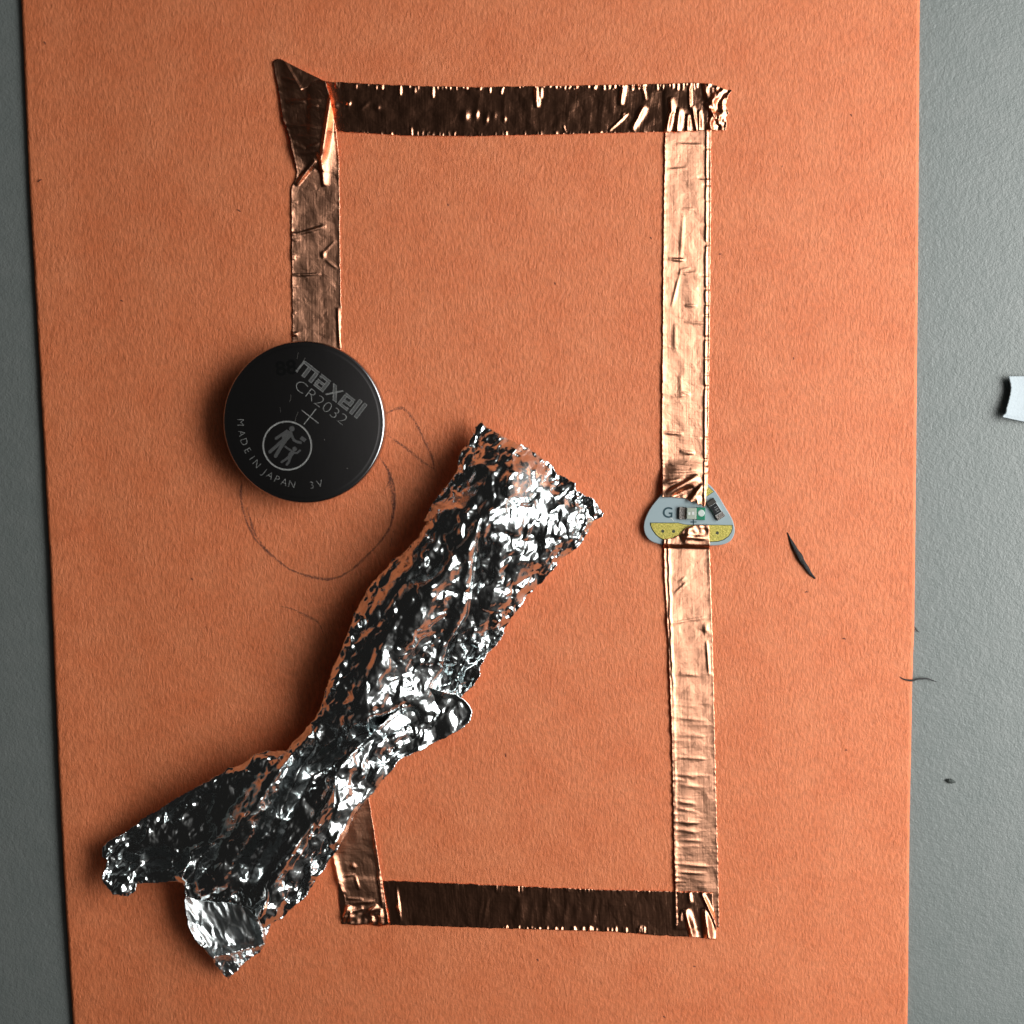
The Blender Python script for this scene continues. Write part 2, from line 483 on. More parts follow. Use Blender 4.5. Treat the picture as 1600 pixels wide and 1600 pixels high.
def tape(name, left, right, start, end, step, base, wr=(0.5, 1.0), edge=0.5, extra=None, parent=None, seed=1, m=None, curl=(0, 0), serr=0.9, th=0.9):
    """left / right run along the tape, start / end close it (left side to right side)"""
    ll = np.hypot(*np.diff(np.array(left, float), axis=0).T).sum()
    lw = math.dist(left[len(left) // 2], right[len(right) // 2])
    nu = int(ll / step); nv = int(lw / step) + 2
    P0, P1 = smooth_poly(left, nu, 2), smooth_poly(right, nu, 2)
    Q0, Q1 = resample(start, nv), resample(end, nv)
    u = np.linspace(0, 1, nu)[:, None, None]; v = np.linspace(0, 1, nv)[None, :, None]
    c00, c01, c10, c11 = P0[0], P1[0], P0[-1], P1[-1]
    Q0 = Q0 + (c00 - Q0[0]) * (1 - v[0]) + (c01 - Q0[-1]) * v[0]
    Q1 = Q1 + (c10 - Q1[0]) * (1 - v[0]) + (c11 - Q1[-1]) * v[0]
    # end shapes fade out away from the ends
    fa = np.clip(1 - u * ll / 45, 0, 1) ** 1.5; fb = np.clip(1 - (1 - u) * ll / 45, 0, 1) ** 1.5
    G = P0[:, None] * (1 - v) + P1[:, None] * v
    l0 = c00 * (1 - v) + c01 * v; l1 = c10 * (1 - v) + c11 * v
    G = G + fa * (Q0[None] - l0) + fb * (Q1[None] - l1)
    al = np.arange(nu) * step
    # serrated cut edges
    va = v[..., 0] * lw
    e0 = np.exp(-va / 2.5); e1 = np.exp(-(lw - va) / 2.5)
    across = (P1 - P0); across /= np.linalg.norm(across, axis=1)[:, None]
    j0 = (pn(al * 0.28, al * 0, seed) * 0.7 + pn(al * 0.09, al * 0, seed + 1)) * serr
    j1 = (pn(al * 0.28, al * 0, seed + 2) * 0.7 + pn(al * 0.09, al * 0, seed + 3)) * serr
    G = G + (e0 * j0[:, None] - e1 * j1[:, None])[..., None] * across[:, None]
    X, Y = G[..., 0], G[..., 1]
    A = np.broadcast_to(al[:, None], X.shape); V = np.broadcast_to(va, X.shape)
    H = np.full(X.shape, th + 0.5) + base(X, Y)
    # soft lengthwise buckles, cross wrinkles, fine quilting
    H = H + wr[0] * pn(A * 0.018, V * 0.035, seed) + wr[1] * 0.5 * pn(A * 0.055, V * 0.03, seed + 5)
    dd = np.minimum(V, lw - V)
    H = H + edge * np.exp(-dd / 4.0) * (pn(A * 0.16, V * 0.05, seed + 6) + 0.6)
    H = H + curl[0] * np.exp(-V / 5.0) * (0.7 + 0.6 * pn(A * 0.03, V * 0, seed + 8)) + curl[1] * np.exp(-(lw - V) / 5.0) * (0.7 + 0.6 * pn(A * 0.03, V * 0, seed + 9))
    if extra is not None: H = H + extra(X, Y, A, V)
    H = np.maximum(H, th + 0.3 + base(X, Y) * 0.9)
    uv = np.stack([V, A], -1)
    return sheet(name, G, H, th, m or M_copper, parent, uv)

flat = lambda X, Y: 0 * X
GR = 'copper foil tape strips stuck to the orange paper'

def ticks(pts, side, sgn=1):
    """short sharp pleats running in from an edge"""
    def f(X, Y, A, V):
        h = 0 * X
        for (x, y, ln, wd, hh, sl) in pts:
            h = h + crease(X, Y, (x, y), (x + sl, y + ln * sgn), wd * 0.5, wd, hh)
        return h
    return f
# right upper strip (lies under the top strip, over the board)
def ex(X, Y, A, V):
    h = 0 * X
    r = np.random.default_rng(3)
    for y in r.uniform(230, 740, 26):                       # short nicks from the right hand edge
        h = h - crease(X, Y, (1108 - r.uniform(6, 22), y + r.uniform(-2, 2)), (1112, y), 1.5, 2.2, r.uniform(0.8, 2.2))
    for y in r.uniform(215, 760, 12):
        a = r.uniform(1040, 1070)
        h = h + crease(X, Y, (a, y), (a + r.uniform(15, 45), y + r.uniform(-6, 6)), 1.8, 2.5, r.uniform(0.6, 1.3))
    xl = np.interp(Y, [200, 520, 790], [1104.5, 1102.5, 1100.5]) + 0.8 * pn(Y * 0.04, Y * 0, 4)
    h = h + 2.2 * np.exp(-((X - xl) / 1.6) ** 2)            # the long pressed fold beside the edge
    h = h - 3.0 * crease(X, Y, (1084, 384), (1110, 378), 3, 3, 1.0)
    h = h + crease(X, Y, (1062, 420), (1068, 330), 2.5, 3.5, 0.8) + crease(X, Y, (1049, 480), (1064, 420), 2, 2.5, 1.2)
    h = h + crease(X, Y, (1055, 505), (1054, 550), 3, 4, 0.8) + crease(X, Y, (1063, 585), (1066, 625), 4, 3.5, 0.8) + crease(X, Y, (1066, 612), (1078, 616), 1.5, 2, 1.2)
    h = h + crease(X, Y, (1036, 675), (1068, 678), 2, 3, 2.0) + crease(X, Y, (1062, 705), (1086, 708), 3, 3, 2.0) - crease(X, Y, (1037, 728), (1080, 733), 2, 3, 2.5)
    h = h - crease(X, Y, (1036, 742), (1107, 738), 2, 2, 2.0)
    h = h + crease(X, Y, (1037, 774), (1092, 744), 5, 7, 7.0) + crease(X, Y, (1073, 790), (1100, 755), 4, 6, 6.0) - crease(X, Y, (1050, 776), (1085, 762), 3, 3, 3.0)
    h = h + crease(X, Y, (1088, 776), (1094, 800), 3, 4, 4.0) + crease(X, Y, (1036, 755), (1070, 748), 4, 4, 3.0)
    h = h + sstep(765, 790, Y) * (2.0 + 2.5 * pn(X * 0.12, Y * 0.1, 31))
    return h
t_ru = tape('copper_tape', [(1041, 165), (1040, 190), (1039, 207), (1037, 330), (1036, 430), (1035, 560), (1034, 680), (1035, 750), (1035, 777)],
     [(1113, 165), (1112, 190), (1111, 207), (1111, 300), (1110, 400), (1109, 520), (1107, 640), (1106, 755), (1102, 790)],
     [(1041, 165), (1113, 165)], [(1035, 777), (1050, 777), (1072, 779), (1080, 785), (1085, 783), (1091, 789), (1095, 787), (1099, 793), (1102, 790)],
     1.4, board_soft, (1.0, 0.7), 1.0, ex, seed=11, curl=(1.2, 1.0))
tag(t_ru, 'bright pink copper tape strip running down to the top of the LED board', 'copper tape', GR)
# right lower strip (over the board, under the bottom strip)
def ex(X, Y, A, V):
    h = 0 * X
    r = np.random.default_rng(5)
    dens = np.r_[r.uniform(1040, 1250, 26), r.uniform(1250, 1390, 26)]
    for y in dens:                                          # close cross ripples in the lower half
        a = 1046 + r.uniform(0, 20)
        h = h + crease(X, Y, (a, y), (a + r.uniform(25, 62), y + r.uniform(1, 7)), 1.8, 2.8, r.uniform(0.2, 0.7))
    h = h + crease(X, Y, (1048, 918), (1072, 902), 2.5, 3, 1.6) + crease(X, Y, (1053, 928), (1073, 910), 2, 2, 1.2) - dent(X, Y, 1058, 912, 9, 6, 1.2, -35)
    h = h + crease(X, Y, (1046, 974), (1106, 964), 2, 3, 1.4) - crease(X, Y, (1062, 982), (1108, 990), 3, 5, 1.6)
    h = h + crease(X, Y, (1104, 1000), (1108, 1055), 2, 2, 1.8) + dent(X, Y, 1103, 983, 4, 7, 1.8)
    xl = np.interp(Y, [850, 960, 1100, 1390], [1044, 1047, 1053, 1057]) + 1.6 * pn(Y * 0.06, Y * 0, 14)
    h = h + 2.2 * np.exp(-((X - xl) / 1.7) ** 2) * (1 - 0.7 * sstep(1040, 1100, Y))
    h = h + crease(X, Y, (1062, 838), (1108, 842), 4, 3, 3) + crease(X, Y, (1078, 822), (1070, 850), 4, 5, 3.0) + sstep(850, 828, Y) * (1.2 + 2.0 * pn(X * 0.12, Y * 0.12, 33))
    h = h - crease(X, Y, (1038, 853), (1109, 855), 2.5, 4, 2.5)
    return h
t_rl = tape('copper_tape', [(1037, 843), (1038, 900), (1041, 950), (1044, 1000), (1046, 1060), (1049, 1130), (1051, 1220), (1053, 1330), (1055, 1394), (1056, 1447)],
     [(1108, 820), (1109, 860), (1111, 920), (1113, 985), (1115, 1060), (1117, 1150), (1119, 1240), (1122, 1350), (1123, 1400), (1124, 1449)],
     [(1037, 843), (1050, 841), (1062, 835), (1070, 826), (1080, 821), (1087, 820), (1108, 819.5)], [(1056, 1447), (1124, 1449)],
     1.4, board_h, (1.0, 0.9), 1.0, ex, seed=23, curl=(1.8, 0.4))
tag(t_rl, 'rippled copper tape strip running from the bottom of the LED board to the lower corner', 'copper tape', GR)

def ramp_box(x0, x1, y0, y1, h, s=3.0):
    return lambda X, Y: h * sstep(x0 - s, x0 + s, X) * (1 - sstep(x1 - s, x1 + s, X)) * sstep(y0 - s, y0 + s, Y) * (1 - sstep(y1 - s, y1 + s, Y))
# top strip
def ex(X, Y, A, V):
    h = 0 * X
    for (x, y, ln, wd, hh, sl) in [(556, 131, 9, 2, 2.2, 0), (587, 133, 8, 2, 2, 1), (625, 133, 17, 2.4, 4.0, 0), (676, 134, 20, 2.2, 4.0, 0), (648, 135, 12, 2.5, 2, 0),
                                   (765, 136, 10, 2, 3, 0), (785, 136, 12, 2.5, 3, -3), (837, 133, 36, 4.5, 7, 2), (845, 135, 20, 3, 3, 0), (928, 131, 10, 4, 4, 0), (950, 131, 9, 2, 2.5, 0),
                                   (974, 131, 34, 5, 7, -5), (1003, 131, 26, 3, 3, 6), (642, 198, 14, 2.2, 3.0, 1), (868, 205, 8, 3, 2, 0), (880, 196, 12, 2, 2, 4)]:
        h = h + crease(X, Y, (x, y - 1), (x + sl, y + ln), wd * 0.7, wd * 0.9, hh * 0.62)
    for (x, y, a, b, hh, an) in [(590, 168, 5, 5, 2.6, 30), (545, 162, 3, 5, 2.4, 20), (523, 165, 5, 4, 2.0, 0), (570, 165, 8, 4, 1.4, -40), (727, 181, 6, 9, 4.0, 10), (744, 178, 4, 9, 3.4, 8), (760, 187, 3, 8, 2.6, 10),
                                 (788, 186, 3, 6, 2.0, 0), (772, 180, 4, 8, 1.5, 10), (640, 175, 10, 8, 0.9, 0), (700, 180, 14, 6, 0.8, 0)]:
        h = h + dent(X, Y, x, y, a, b * 0.8, hh * 0.72, an)
    h = h + crease(X, Y, (985, 203), (1008, 166), 3, 5, 4.5) + crease(X, Y, (950, 205), (982, 176), 1.5, 2.5, 2.5) + crease(X, Y, (970, 183), (976, 176), 2, 3, 2.5) + crease(X, Y, (994, 182), (1006, 165), 3, 3, 2.6)
    # over the strip beneath: fanned pleats, crumpled end
    for (xa, ya, xb, yb, wl, wr_, hh) in [(1046, 152, 1050, 178, 2.5, 5, 4), (1040, 208, 1048, 172, 2.5, 5, 5.5), (1057, 208, 1061, 168, 3, 6, 5.5), (1074, 208, 1074, 178, 2, 4, 4.5), (1077, 132, 1078, 172, 1.6, 2.5, 4.5),
                                       (1081, 165, 1089, 207, 2, 3.4, 5), (1093, 206, 1092, 172, 2, 3.6, 4.5), (1100, 130, 1106, 160, 3, 6, 5), (1104, 205, 1114, 176, 2, 4, 5), (1110, 170, 1121, 190, 2, 3, 4), (1118, 140, 1110, 168, 5, 9, 5.5),
                                       (1101, 160, 1117, 180, 2.5, 3, 4), (1124, 174, 1122, 196, 2, 3, 4), (1112, 205, 1109, 188, 2, 3, 3.5), (1130, 150, 1126, 190, 2, 3.4, 2.0)]:
        h = h + crease(X, Y, (xa, ya), (xb, yb), wl, wr_, hh)
    for q_ in range(24):                                   # faint slanting cockles that fade out
        xq = 525 + 24 * q_ + 13 * math.sin(q_ * 2.3)
        h = h + crease(X, Y, (xq, 138 + 6 * math.sin(q_ * 1.7)), (xq + 14 * math.sin(q_ * 1.1) - 2, 205 - 20 * math.sin(q_ * 2.9) ** 2), 5.0, 6.0, 0.15 + 0.45 * math.sin(q_ * 3.1) ** 2)
    k = sstep(1100, 1118, X)
    h = h + k * (1.6 + 2.6 * pn(X * 0.13, Y * 0.11, 41))
    r = np.random.default_rng(9)
    for x in r.uniform(520, 1130, 110):                     # serration of the top edge
        if x < 720 and r.random() < 0.6: continue
        h = h + crease(X, Y, (x, 127), (x + r.uniform(-1, 1), 131 + r.uniform(4, 11)), 1.0, 1.8, r.uniform(0.8, 2.2))
    for x in r.uniform(530, 1120, 60):
        h = h + crease(X, Y, (x, 214), (x + r.uniform(-1, 1), 211 - r.uniform(3, 8)), 1.0, 1.6, r.uniform(0.5, 1.2))
    return h
base_top = lambda X, Y: 1.4 * sstep(1034, 1041, X) * (1 - sstep(1110, 1116, X))
t_top = tape('copper_tape', [(482, 125), (505, 127), (560, 130), (640, 134), (740, 136), (840, 134.5), (930, 133), (1040, 131), (1080, 129), (1110, 131), (1135, 140), (1144, 141)],
     [(487, 203), (528, 205), (600, 209.5), (640, 212), (740, 212.5), (860, 210), (960, 207.5), (1040, 205.5), (1110, 203), (1134, 203.5)],
     [(482, 125), (487, 203)], [(1144, 141), (1138, 150), (1134, 165), (1139, 177), (1135, 182), (1136, 190), (1134, 203)],
     1.2, base_top, (0.5, 1.3), 0.5, ex, seed=37)
tag(t_top, 'dark copper tape strip across the top, crumpled at its right end', 'copper tape', GR)
# left upper strip, folded and twisted at the top corner
def ex(X, Y, A, V):
    h = 0 * X
    xr = np.interp(Y, [95, 140, 260], [508, 518, 499])
    h = h + 0.19 * np.clip(np.minimum(X, xr) - 428, 0, 100) * (1 - sstep(228, 275, Y)) * (1 - sstep(0, 14, X - xr))
    h = h + crease(X, Y, (518, 140), (499, 268), 2.2, 17, 9, 0.7)
    h = h + crease(X, Y, (503, 255), (505, 292), 3, 7, 6) - crease(X, Y, (494, 262), (499, 300), 2.5, 3, 3)
    h = h + crease(X, Y, (462, 290), (494, 250), 3.5, 3, 6) + crease(X, Y, (497, 236), (503, 258), 3, 3, 4)
    h = h + crease(X, Y, (516, 120), (531, 262), 1.5, 1.5, 3.0)
    for (xa, ya, xb, yb, hh) in [(440, 121, 480, 131, 1.6), (436, 138, 500, 134, 1.0), (445, 157, 502, 156, 1.6), (447, 160, 480, 159, 1.4), (448, 195, 505, 200, 1.6), (455, 214, 505, 212, 1.4),
                                 (460, 226, 478, 231, 1.2), (478, 231, 500, 224, 1.6), (458, 240, 502, 236, 1.2), (480, 166, 498, 165, 1.6)]:
        h = h + crease(X, Y, (xa, ya), (xb, yb), 2.0, 3.5, hh)
    h = h + crease(X, Y, (455, 368), (510, 353), 2.5, 3, 2.2) - crease(X, Y, (456, 362), (505, 350), 2.5, 2.5, 1.4) + crease(X, Y, (458, 430), (502, 428), 1.5, 2, 1.8) + dent(X, Y, 505, 398, 3.5, 5, 2.2)
    h = h + dent(X, Y, 465, 390, 12, 10, 1.2) + crease(X, Y, (505, 395), (524, 375), 2, 4, 1.2) + crease(X, Y, (508, 405), (528, 420), 2, 3, 1.0)
    h = h + crease(X, Y, (528, 480), (531, 545), 2.5, 2.5, 3.0)
    r = np.random.default_rng(19)
    for y in r.uniform(300, 540, 14):
        h = h + crease(X, Y, (455, y), (455 + r.uniform(6, 16), y + r.uniform(-2, 2)), 1.5, 2, r.uniform(0.5, 1.1))
    return h
base_l = lambda X, Y: 1.4 * sstep(122, 130, Y) * (1 - sstep(203, 212, Y)) * sstep(478, 486, X)
t_lu = tape('copper_tape', [(427, 96), (430, 117), (434, 132), (438, 160), (442, 187), (447, 198), (453, 217.5), (459, 245), (464, 268), (463, 278), (456, 291), (455, 305), (456, 400), (457, 500), (457, 575)],
     [(508.5, 127), (515, 149), (521.7, 184.5), (526, 206.5), (528.6, 238), (530, 259), (530.5, 300), (531, 360), (532, 420), (533, 480), (533, 545), (534, 575)],
     [(427, 96), (432, 92), (438, 92), (447.5, 97), (468, 107.5), (502.5, 125), (508.5, 127)], [(457, 575), (534, 575)],
     1.2, base_l, (0.7, 0.8), 0.7, ex, seed=53, curl=(0.8, 0.5))
tag(t_lu, 'copper tape strip with a folded top corner, running down to the coin battery', 'copper tape', GR)
# folded-over triangle at its tip: a small sheet of its own
tri = np.array([(445, 96.5), (507, 126.5), (470, 141)])
def tri_grid(p, n):
    u = np.linspace(0, 1, n)[:, None, None]; v = np.linspace(0, 1, n)[None, :, None]
    return p[0] * (1 - u) + u * (p[1] * (1 - v) + p[2] * v)
Gt = tri_grid(tri, 26)
Ht = 4.4 + 0.15 * (Gt[..., 0] - 428) + 2.2 * np.exp(-((Gt[..., 0] - (445 + (Gt[..., 1] - 96.5) * 0.56)) / 2.5) ** 2) + 0.4 * pn(Gt[..., 0] * 0.08, Gt[..., 1] * 0.08, 3)
uvt = Gt - Gt[0, 0]
c = sheet('folded_corner', Gt, Ht, 0.9, M_copper, t_lu, uvt)
c['label'] = 'triangular flap of tape folded back on itself'
# bottom strip
def ex(X, Y, A, V):
    h = 0 * X
    h = h + crease(X, Y, (619, 1385), (626, 1440), 1.6, 2.2, 1.8) + dent(X, Y, 622, 1418, 2, 5, 1.8)
    for (xa, ya, xb, yb, wl, wr_, hh) in [(1069, 1420, 1084, 1476, 2, 7, 9), (1100, 1418, 1108, 1480, 4, 8, 10), (1096, 1396, 1116, 1438, 2, 3, 7), (1076, 1394, 1078, 1412, 2, 4, 2.5), (1062, 1440, 1066, 1420, 2, 3, 2), (1112, 1430, 1120, 1450, 2, 3, 3)]:
        h = h + crease(X, Y, (xa, ya), (xb, yb), wl, wr_, hh)
    r = np.random.default_rng(29)
    for x in r.uniform(780, 1010, 42):
        h = h + crease(X, Y, (x, 1459), (x + r.uniform(-1, 1), 1452 - r.uniform(2, 7)), 1.2, 2.0, r.uniform(0.8, 2.0))
    for x in r.uniform(700, 1080, 30):
        h = h + crease(X, Y, (x, 1380), (x + r.uniform(-1, 1), 1391 + r.uniform(2, 7)), 1.0, 1.6, r.uniform(0.4, 1.0))
    for x in r.uniform(720, 1000, 16):
        h = h + crease(X, Y, (x, 1400), (x - r.uniform(4, 10), 1445), 3, 4, r.uniform(0.2, 0.5))
    return h
base_b = lambda X, Y: 1.4 * sstep(1050, 1057, X) * (1 - sstep(1449, 1455, Y))
t_bo = tape('copper_tape', [(527, 1373), (600, 1376), (680, 1379), (760, 1382.5), (860, 1387), (960, 1391), (1050, 1393), (1090, 1394), (1114, 1396)],
     [(534, 1444), (600, 1445), (680, 1447), (760, 1450), (860, 1453), (960, 1456), (1020, 1461), (1080, 1464), (1119, 1468)],
     [(527, 1373), (530, 1410), (534, 1444)], [(1114, 1396), (1114, 1410), (1117, 1430), (1120, 1450), (1119, 1468)],
     1.2, base_b, (0.4, 0.9), 0.35, ex, seed=67)
tag(t_bo, 'dark copper tape strip across the bottom of the paper', 'copper tape', GR)
# slanted strip under the foil
def ex(X, Y, A, V):
    h = 0 * X
    for (xa, ya, xb, yb, wl, wr_, hh) in [(519, 1335, 534, 1398, 2.5, 6, 5), (555, 1368, 561, 1390, 2, 2, 1.6), (533, 1370, 556, 1366, 2, 2, 1.5), (541, 1404, 568, 1405, 2, 2, 1.8), (584, 1300, 596, 1390, 2.5, 4, 2.2), (590, 1360, 598, 1420, 2, 3, 2.4),
                                          (546, 1411, 586, 1408, 3, 3, 2.0), (570, 1430, 590, 1414, 3, 5, 3), (536, 1440, 544, 1414, 2, 4, 5), (545, 1442, 548, 1424, 2, 3, 3.6), (594, 1445, 595, 1420, 2, 3.5, 5), (580, 1444, 582, 1432, 2, 3, 3.4), (545, 1425, 568, 1420, 3, 3, 2.5),
                                          (548, 1350, 556, 1358, 3, 5, 1.8)]:
        h = h + crease(X, Y, (xa, ya), (xb, yb), wl, wr_, hh)
    h = h + sstep(1405, 1425, Y) * (1.0 + 1.8 * pn(X * 0.1, Y * 0.1, 51))
    return h
base_s = lambda X, Y: 1.4 * sstep(1368, 1376, Y) * (1 - sstep(1443, 1449, Y))
t_sl = tape('copper_tape', [(484, 1150), (505, 1240), (519, 1320), (521, 1340), (524, 1362), (528, 1378), (536, 1396), (540, 1412), (536, 1430), (537, 1443)],
     [(556, 1150), (572, 1225), (577, 1250), (585, 1300), (591, 1340), (597, 1375), (603, 1415), (608, 1445)],
     [(484, 1150), (556, 1150)], [(537, 1443), (555, 1446), (575, 1444), (592, 1448), (608, 1445)],
     1.2, base_s, (0.8, 0.8), 0.9, ex, seed=71, curl=(1.0, 1.2))
tag(t_sl, 'slanted copper tape strip coming out from under the crumpled aluminium foil', 'copper tape', GR)

# ------------------------------------------------------------------ flat prisms, lettering
def prism(name, polys, z0, z1, m, parent, bevel=0.0):
    """polys: list of closed pixel outlines, extruded between two heights"""
    co = []; F = []
    for p in polys:
        p = np.asarray(p, float)
        ar = np.sum(p[:, 0] * np.roll(p[:, 1], -1) - np.roll(p[:, 0], -1) * p[:, 1])
        if ar > 0: p = p[::-1]                   # anticlockwise seen from above (picture y runs down)
        n = len(p); o = len(co)
        rings = [(p, z0), (p, z1 - bevel)]
        if bevel > 0:
            e = np.roll(p, -1, 0) - np.roll(p, 1, 0); e /= np.linalg.norm(e, axis=1)[:, None] + 1e-9
            nin = np.stack([e[:, 1], -e[:, 0]], -1)
            rings.append((p + nin * bevel, z1))
        for q, z in rings: co += W(q[:, 0], q[:, 1], z).tolist()
        for k in range(len(rings) - 1):
            for i in range(n):
                j = (i + 1) % n
                F.append((o + k * n + i, o + k * n + j, o + (k + 1) * n + j, o + (k + 1) * n + i))
        F.append(tuple(o + (len(rings) - 1) * n + i for i in range(n)))
        F.append(tuple(o + i for i in reversed(range(n))))
    return mesh(name, co, F, m, parent, smooth=False)
def stroke(pts, wd):
    """outline of a thick round-ended polyline"""
    p = np.asarray(pts, float)
    t = np.diff(p, axis=0); t /= np.linalg.norm(t, axis=1)[:, None]
    nn = np.stack([-t[:, 1], t[:, 0]], -1)
    vn = np.vstack([nn[:1], nn[:-1] + nn[1:], nn[-1:]]); vn /= np.linalg.norm(vn, axis=1)[:, None]
    a, b = p + vn * wd / 2, p - vn * wd / 2
    a0 = math.atan2(nn[-1][1], nn[-1][0]); a1 = math.atan2(nn[0][1], nn[0][0])
    capE = [p[-1] + wd / 2 * np.array([math.cos(a0 - s), math.sin(a0 - s)]) for s in np.linspace(0, math.pi, 7)[1:-1]]
    capS = [p[0] - wd / 2 * np.array([math.cos(a1 - s), math.sin(a1 - s)]) for s in np.linspace(0, math.pi, 7)[1:-1]]
    return np.vstack([a, capE, b[::-1], capS])
def circle(x, y, r, n=32):
    a = np.linspace(0, 2 * np.pi, n, endpoint=False)
    return np.stack([x + r * np.cos(a), y + r * np.sin(a)], -1)

def glyphs(txt, size, thin=0.0):
    """2-D triangles of a text, baseline at y = 0, start at x = 0 (size = em height)"""
    cu = bpy.data.curves.new('lettering', 'FONT'); cu.body = txt; cu.size = size; cu.offset = thin; cu.resolution_u = 5
    o = bpy.data.objects.new('lettering', cu); COL.objects.link(o)
    bpy.context.view_layer.update()
    me = o.to_mesh()
    co = np.array([v.co[:] for v in me.vertices]); fa = [tuple(p.vertices) for p in me.polygons]
    o.to_mesh_clear(); bpy.data.objects.remove(o); bpy.data.curves.remove(cu)
    return co[:, :2], fa

# ------------------------------------------------------------------ LED board
M_board = mat('pale_blue_solder_mask', (0.35, 0.44, 0.47), 0.42)
M_edge = mat('board_edge', (0.45, 0.52, 0.53), 0.6)
M_pad = mat('gold_plated_pad', (0.68, 0.58, 0.16), 0.42, 0.55)
v = worldpx(M_pad); L(M_pad, bump(M_pad, noise(M_pad, v, 0.8, 3, 0.7), 1.0), B(M_pad).inputs['Normal'])
L(M_pad, ramp(M_pad, noise(M_pad, v, 0.5, 3, 0.6), [(0.3, (0.36, 0.32, 0.06)), (0.7, (0.66, 0.55, 0.14))]), B(M_pad).inputs['Base Color'])
M_dark = mat('dark_matte', (0.05, 0.06, 0.04), 0.7)
M_print = mat('dark_teal_print', (0.02, 0.06, 0.075), 0.6)
M_solder = mat('tarnished_solder', (0.30, 0.27, 0.25), 0.42, 0.9)
v = worldpx(M_solder); L(M_solder, bump(M_solder, noise(M_solder, v, 0.35, 3, 0.7), 3.0), B(M_solder).inputs['Normal'])
M_lens = mat('clear_led_resin', (0.62, 0.68, 0.58), 0.12, 0, Transmission_Weight=0.35, IOR=1.5)
M_white = mat('white_ceramic', (0.70, 0.72, 0.70), 0.35)
M_black = mat('black_epoxy', (0.015, 0.015, 0.016), 0.35)
M_green = mat('green_led_substrate', (0.02, 0.22, 0.12), 0.4)
Z8 = lambda pts: np.asarray(pts, float) / 8.0 + np.array([980, 720])
bc = W(1080, 810, 0)
led = empty('led_board', bc)
tag(led, 'small pale blue rounded triangular LED circuit board marked G with gold pads', 'circuit board')
prism('board', [smooth_poly(np.vstack([board_poly, board_poly[:1]]), 90, 1)[:-1]], 0.3, BH, M_board, led, 1.0)
padp = Z8([(295, 778), (640, 780), (700, 795), (760, 803), (1000, 803), (1308, 808), (1308, 850), (1295, 895), (1260, 945), (1200, 985), (1130, 1005), (1030, 1010), (700, 1008), (480, 992), (420, 968), (365, 925), (318, 860), (297, 810)])
cen = padp.mean(0)
prism('pad_outline', [cen + (padp - cen) * np.array([1.022, 1.065])], BH - 0.5, BH + 0.15, M_dark, led)  # near-black plate that shows as a dark outline round the pad
pad = prism('gold_pad', [padp], BH - 0.5, BH + 0.9, M_pad, led, 0.4)
p2 = Z8([(960, 300), (1012, 328), (1078, 385), (1002, 438), (930, 430)])
cen = p2.mean(0)
prism('pad_outline', [cen + (p2 - cen) * 1.10], BH - 0.5, BH + 0.15, M_dark, led)  # same dark outline round the upper pad
prism('gold_pad', [p2], BH - 0.5, BH + 0.9, M_pad, led, 0.4)
for (x, y) in [(445, 880), (580, 882), (1127, 902)]:
    q = Z8([(x, y)])[0]
    prism('via_hole', [circle(q[0], q[1], 2.5, 20)], BH, BH + 0.98, M_dark, pad)
def lettering(name, txt, x, y, size, ang, z, m, parent, thin=0.0, th=0.25):
    c2, fa = glyphs(txt, size, thin)
    a = math.radians(ang)
    X = x + c2[:, 0] * math.cos(a) + c2[:, 1] * math.sin(a)
    Y = y + c2[:, 0] * math.sin(a) - c2[:, 1] * math.cos(a)
    return mesh(name, W(X, Y, z), fa, m, parent, smooth=False)
lettering('letter_g', 'G', 1034.6, 808.6, 23.5, 1, BH + 0.3, M_print, led, 0.25)
pl = Z8([(828, 765)])[0]
prism('plus_mark', [stroke([(pl[0] - 4.2, pl[1]), (pl[0] + 4.2, pl[1])], 1.7), stroke([(pl[0], pl[1] - 4.6), (pl[0], pl[1] + 4.6)], 1.7)], BH - 0.2, BH + 0.3, M_print, led)
prism('silkscreen_mark', [stroke(Z8([(535, 712), (560, 722), (580, 752)]), 1.0)], BH - 0.2, BH + 0.25, M_white, led)
# LED package
def rot_rect(cx, cy, lw, lh, ang, x0=-0.5, x1=0.5, y0=-0.5, y1=0.5):
    a = math.radians(ang); c, s = math.cos(a), math.sin(a)
    return [(cx + u * lw * c - v_ * lh * s, cy + u * lw * s + v_ * lh * c) for u, v_ in ((x0, y0), (x1, y0), (x1, y1), (x0, y1))]
lc = (1081.2, 802.3); LW, LH, LA = 41.0, 19.5, 1.5
lp = prism('led_chip', [rot_rect(*lc, LW, LH, LA, -0.46, 0.46, -0.42, 0.42)], BH, BH + 3.5, M_white, led, 0.4)
prism('terminal', [rot_rect(*lc, LW, LH, LA, -0.5, -0.22, -0.5, 0.5)], BH, BH + 5.0, M_solder, lp, 1.2)
prism('terminal', [rot_rect(*lc, LW, LH, LA, 0.17, 0.5, -0.5, 0.5)], BH, BH + 4.2, M_green, lp, 1.0)
prism('solder_blob', [circle(lc[0] + 14.5, lc[1] - 0.5, 5.6, 16)], BH + 3, BH + 5.4, mat('pale_solder', (0.62, 0.70, 0.66), 0.3), lp, 1.0)
prism('lens', [rot_rect(*lc, LW, LH, LA, -0.20, 0.16, -0.46, 0.46)], BH + 1, BH + 9.0, M_lens, lp, 1.0)
prism('die', [rot_rect(*lc, LW, LH, LA, -0.14, -0.06, -0.1, 0.12), rot_rect(*lc, LW, LH, LA, 0.0, 0.09, -0.14, 0.10)], BH + 9.0, BH + 9.25, M_white, lp)
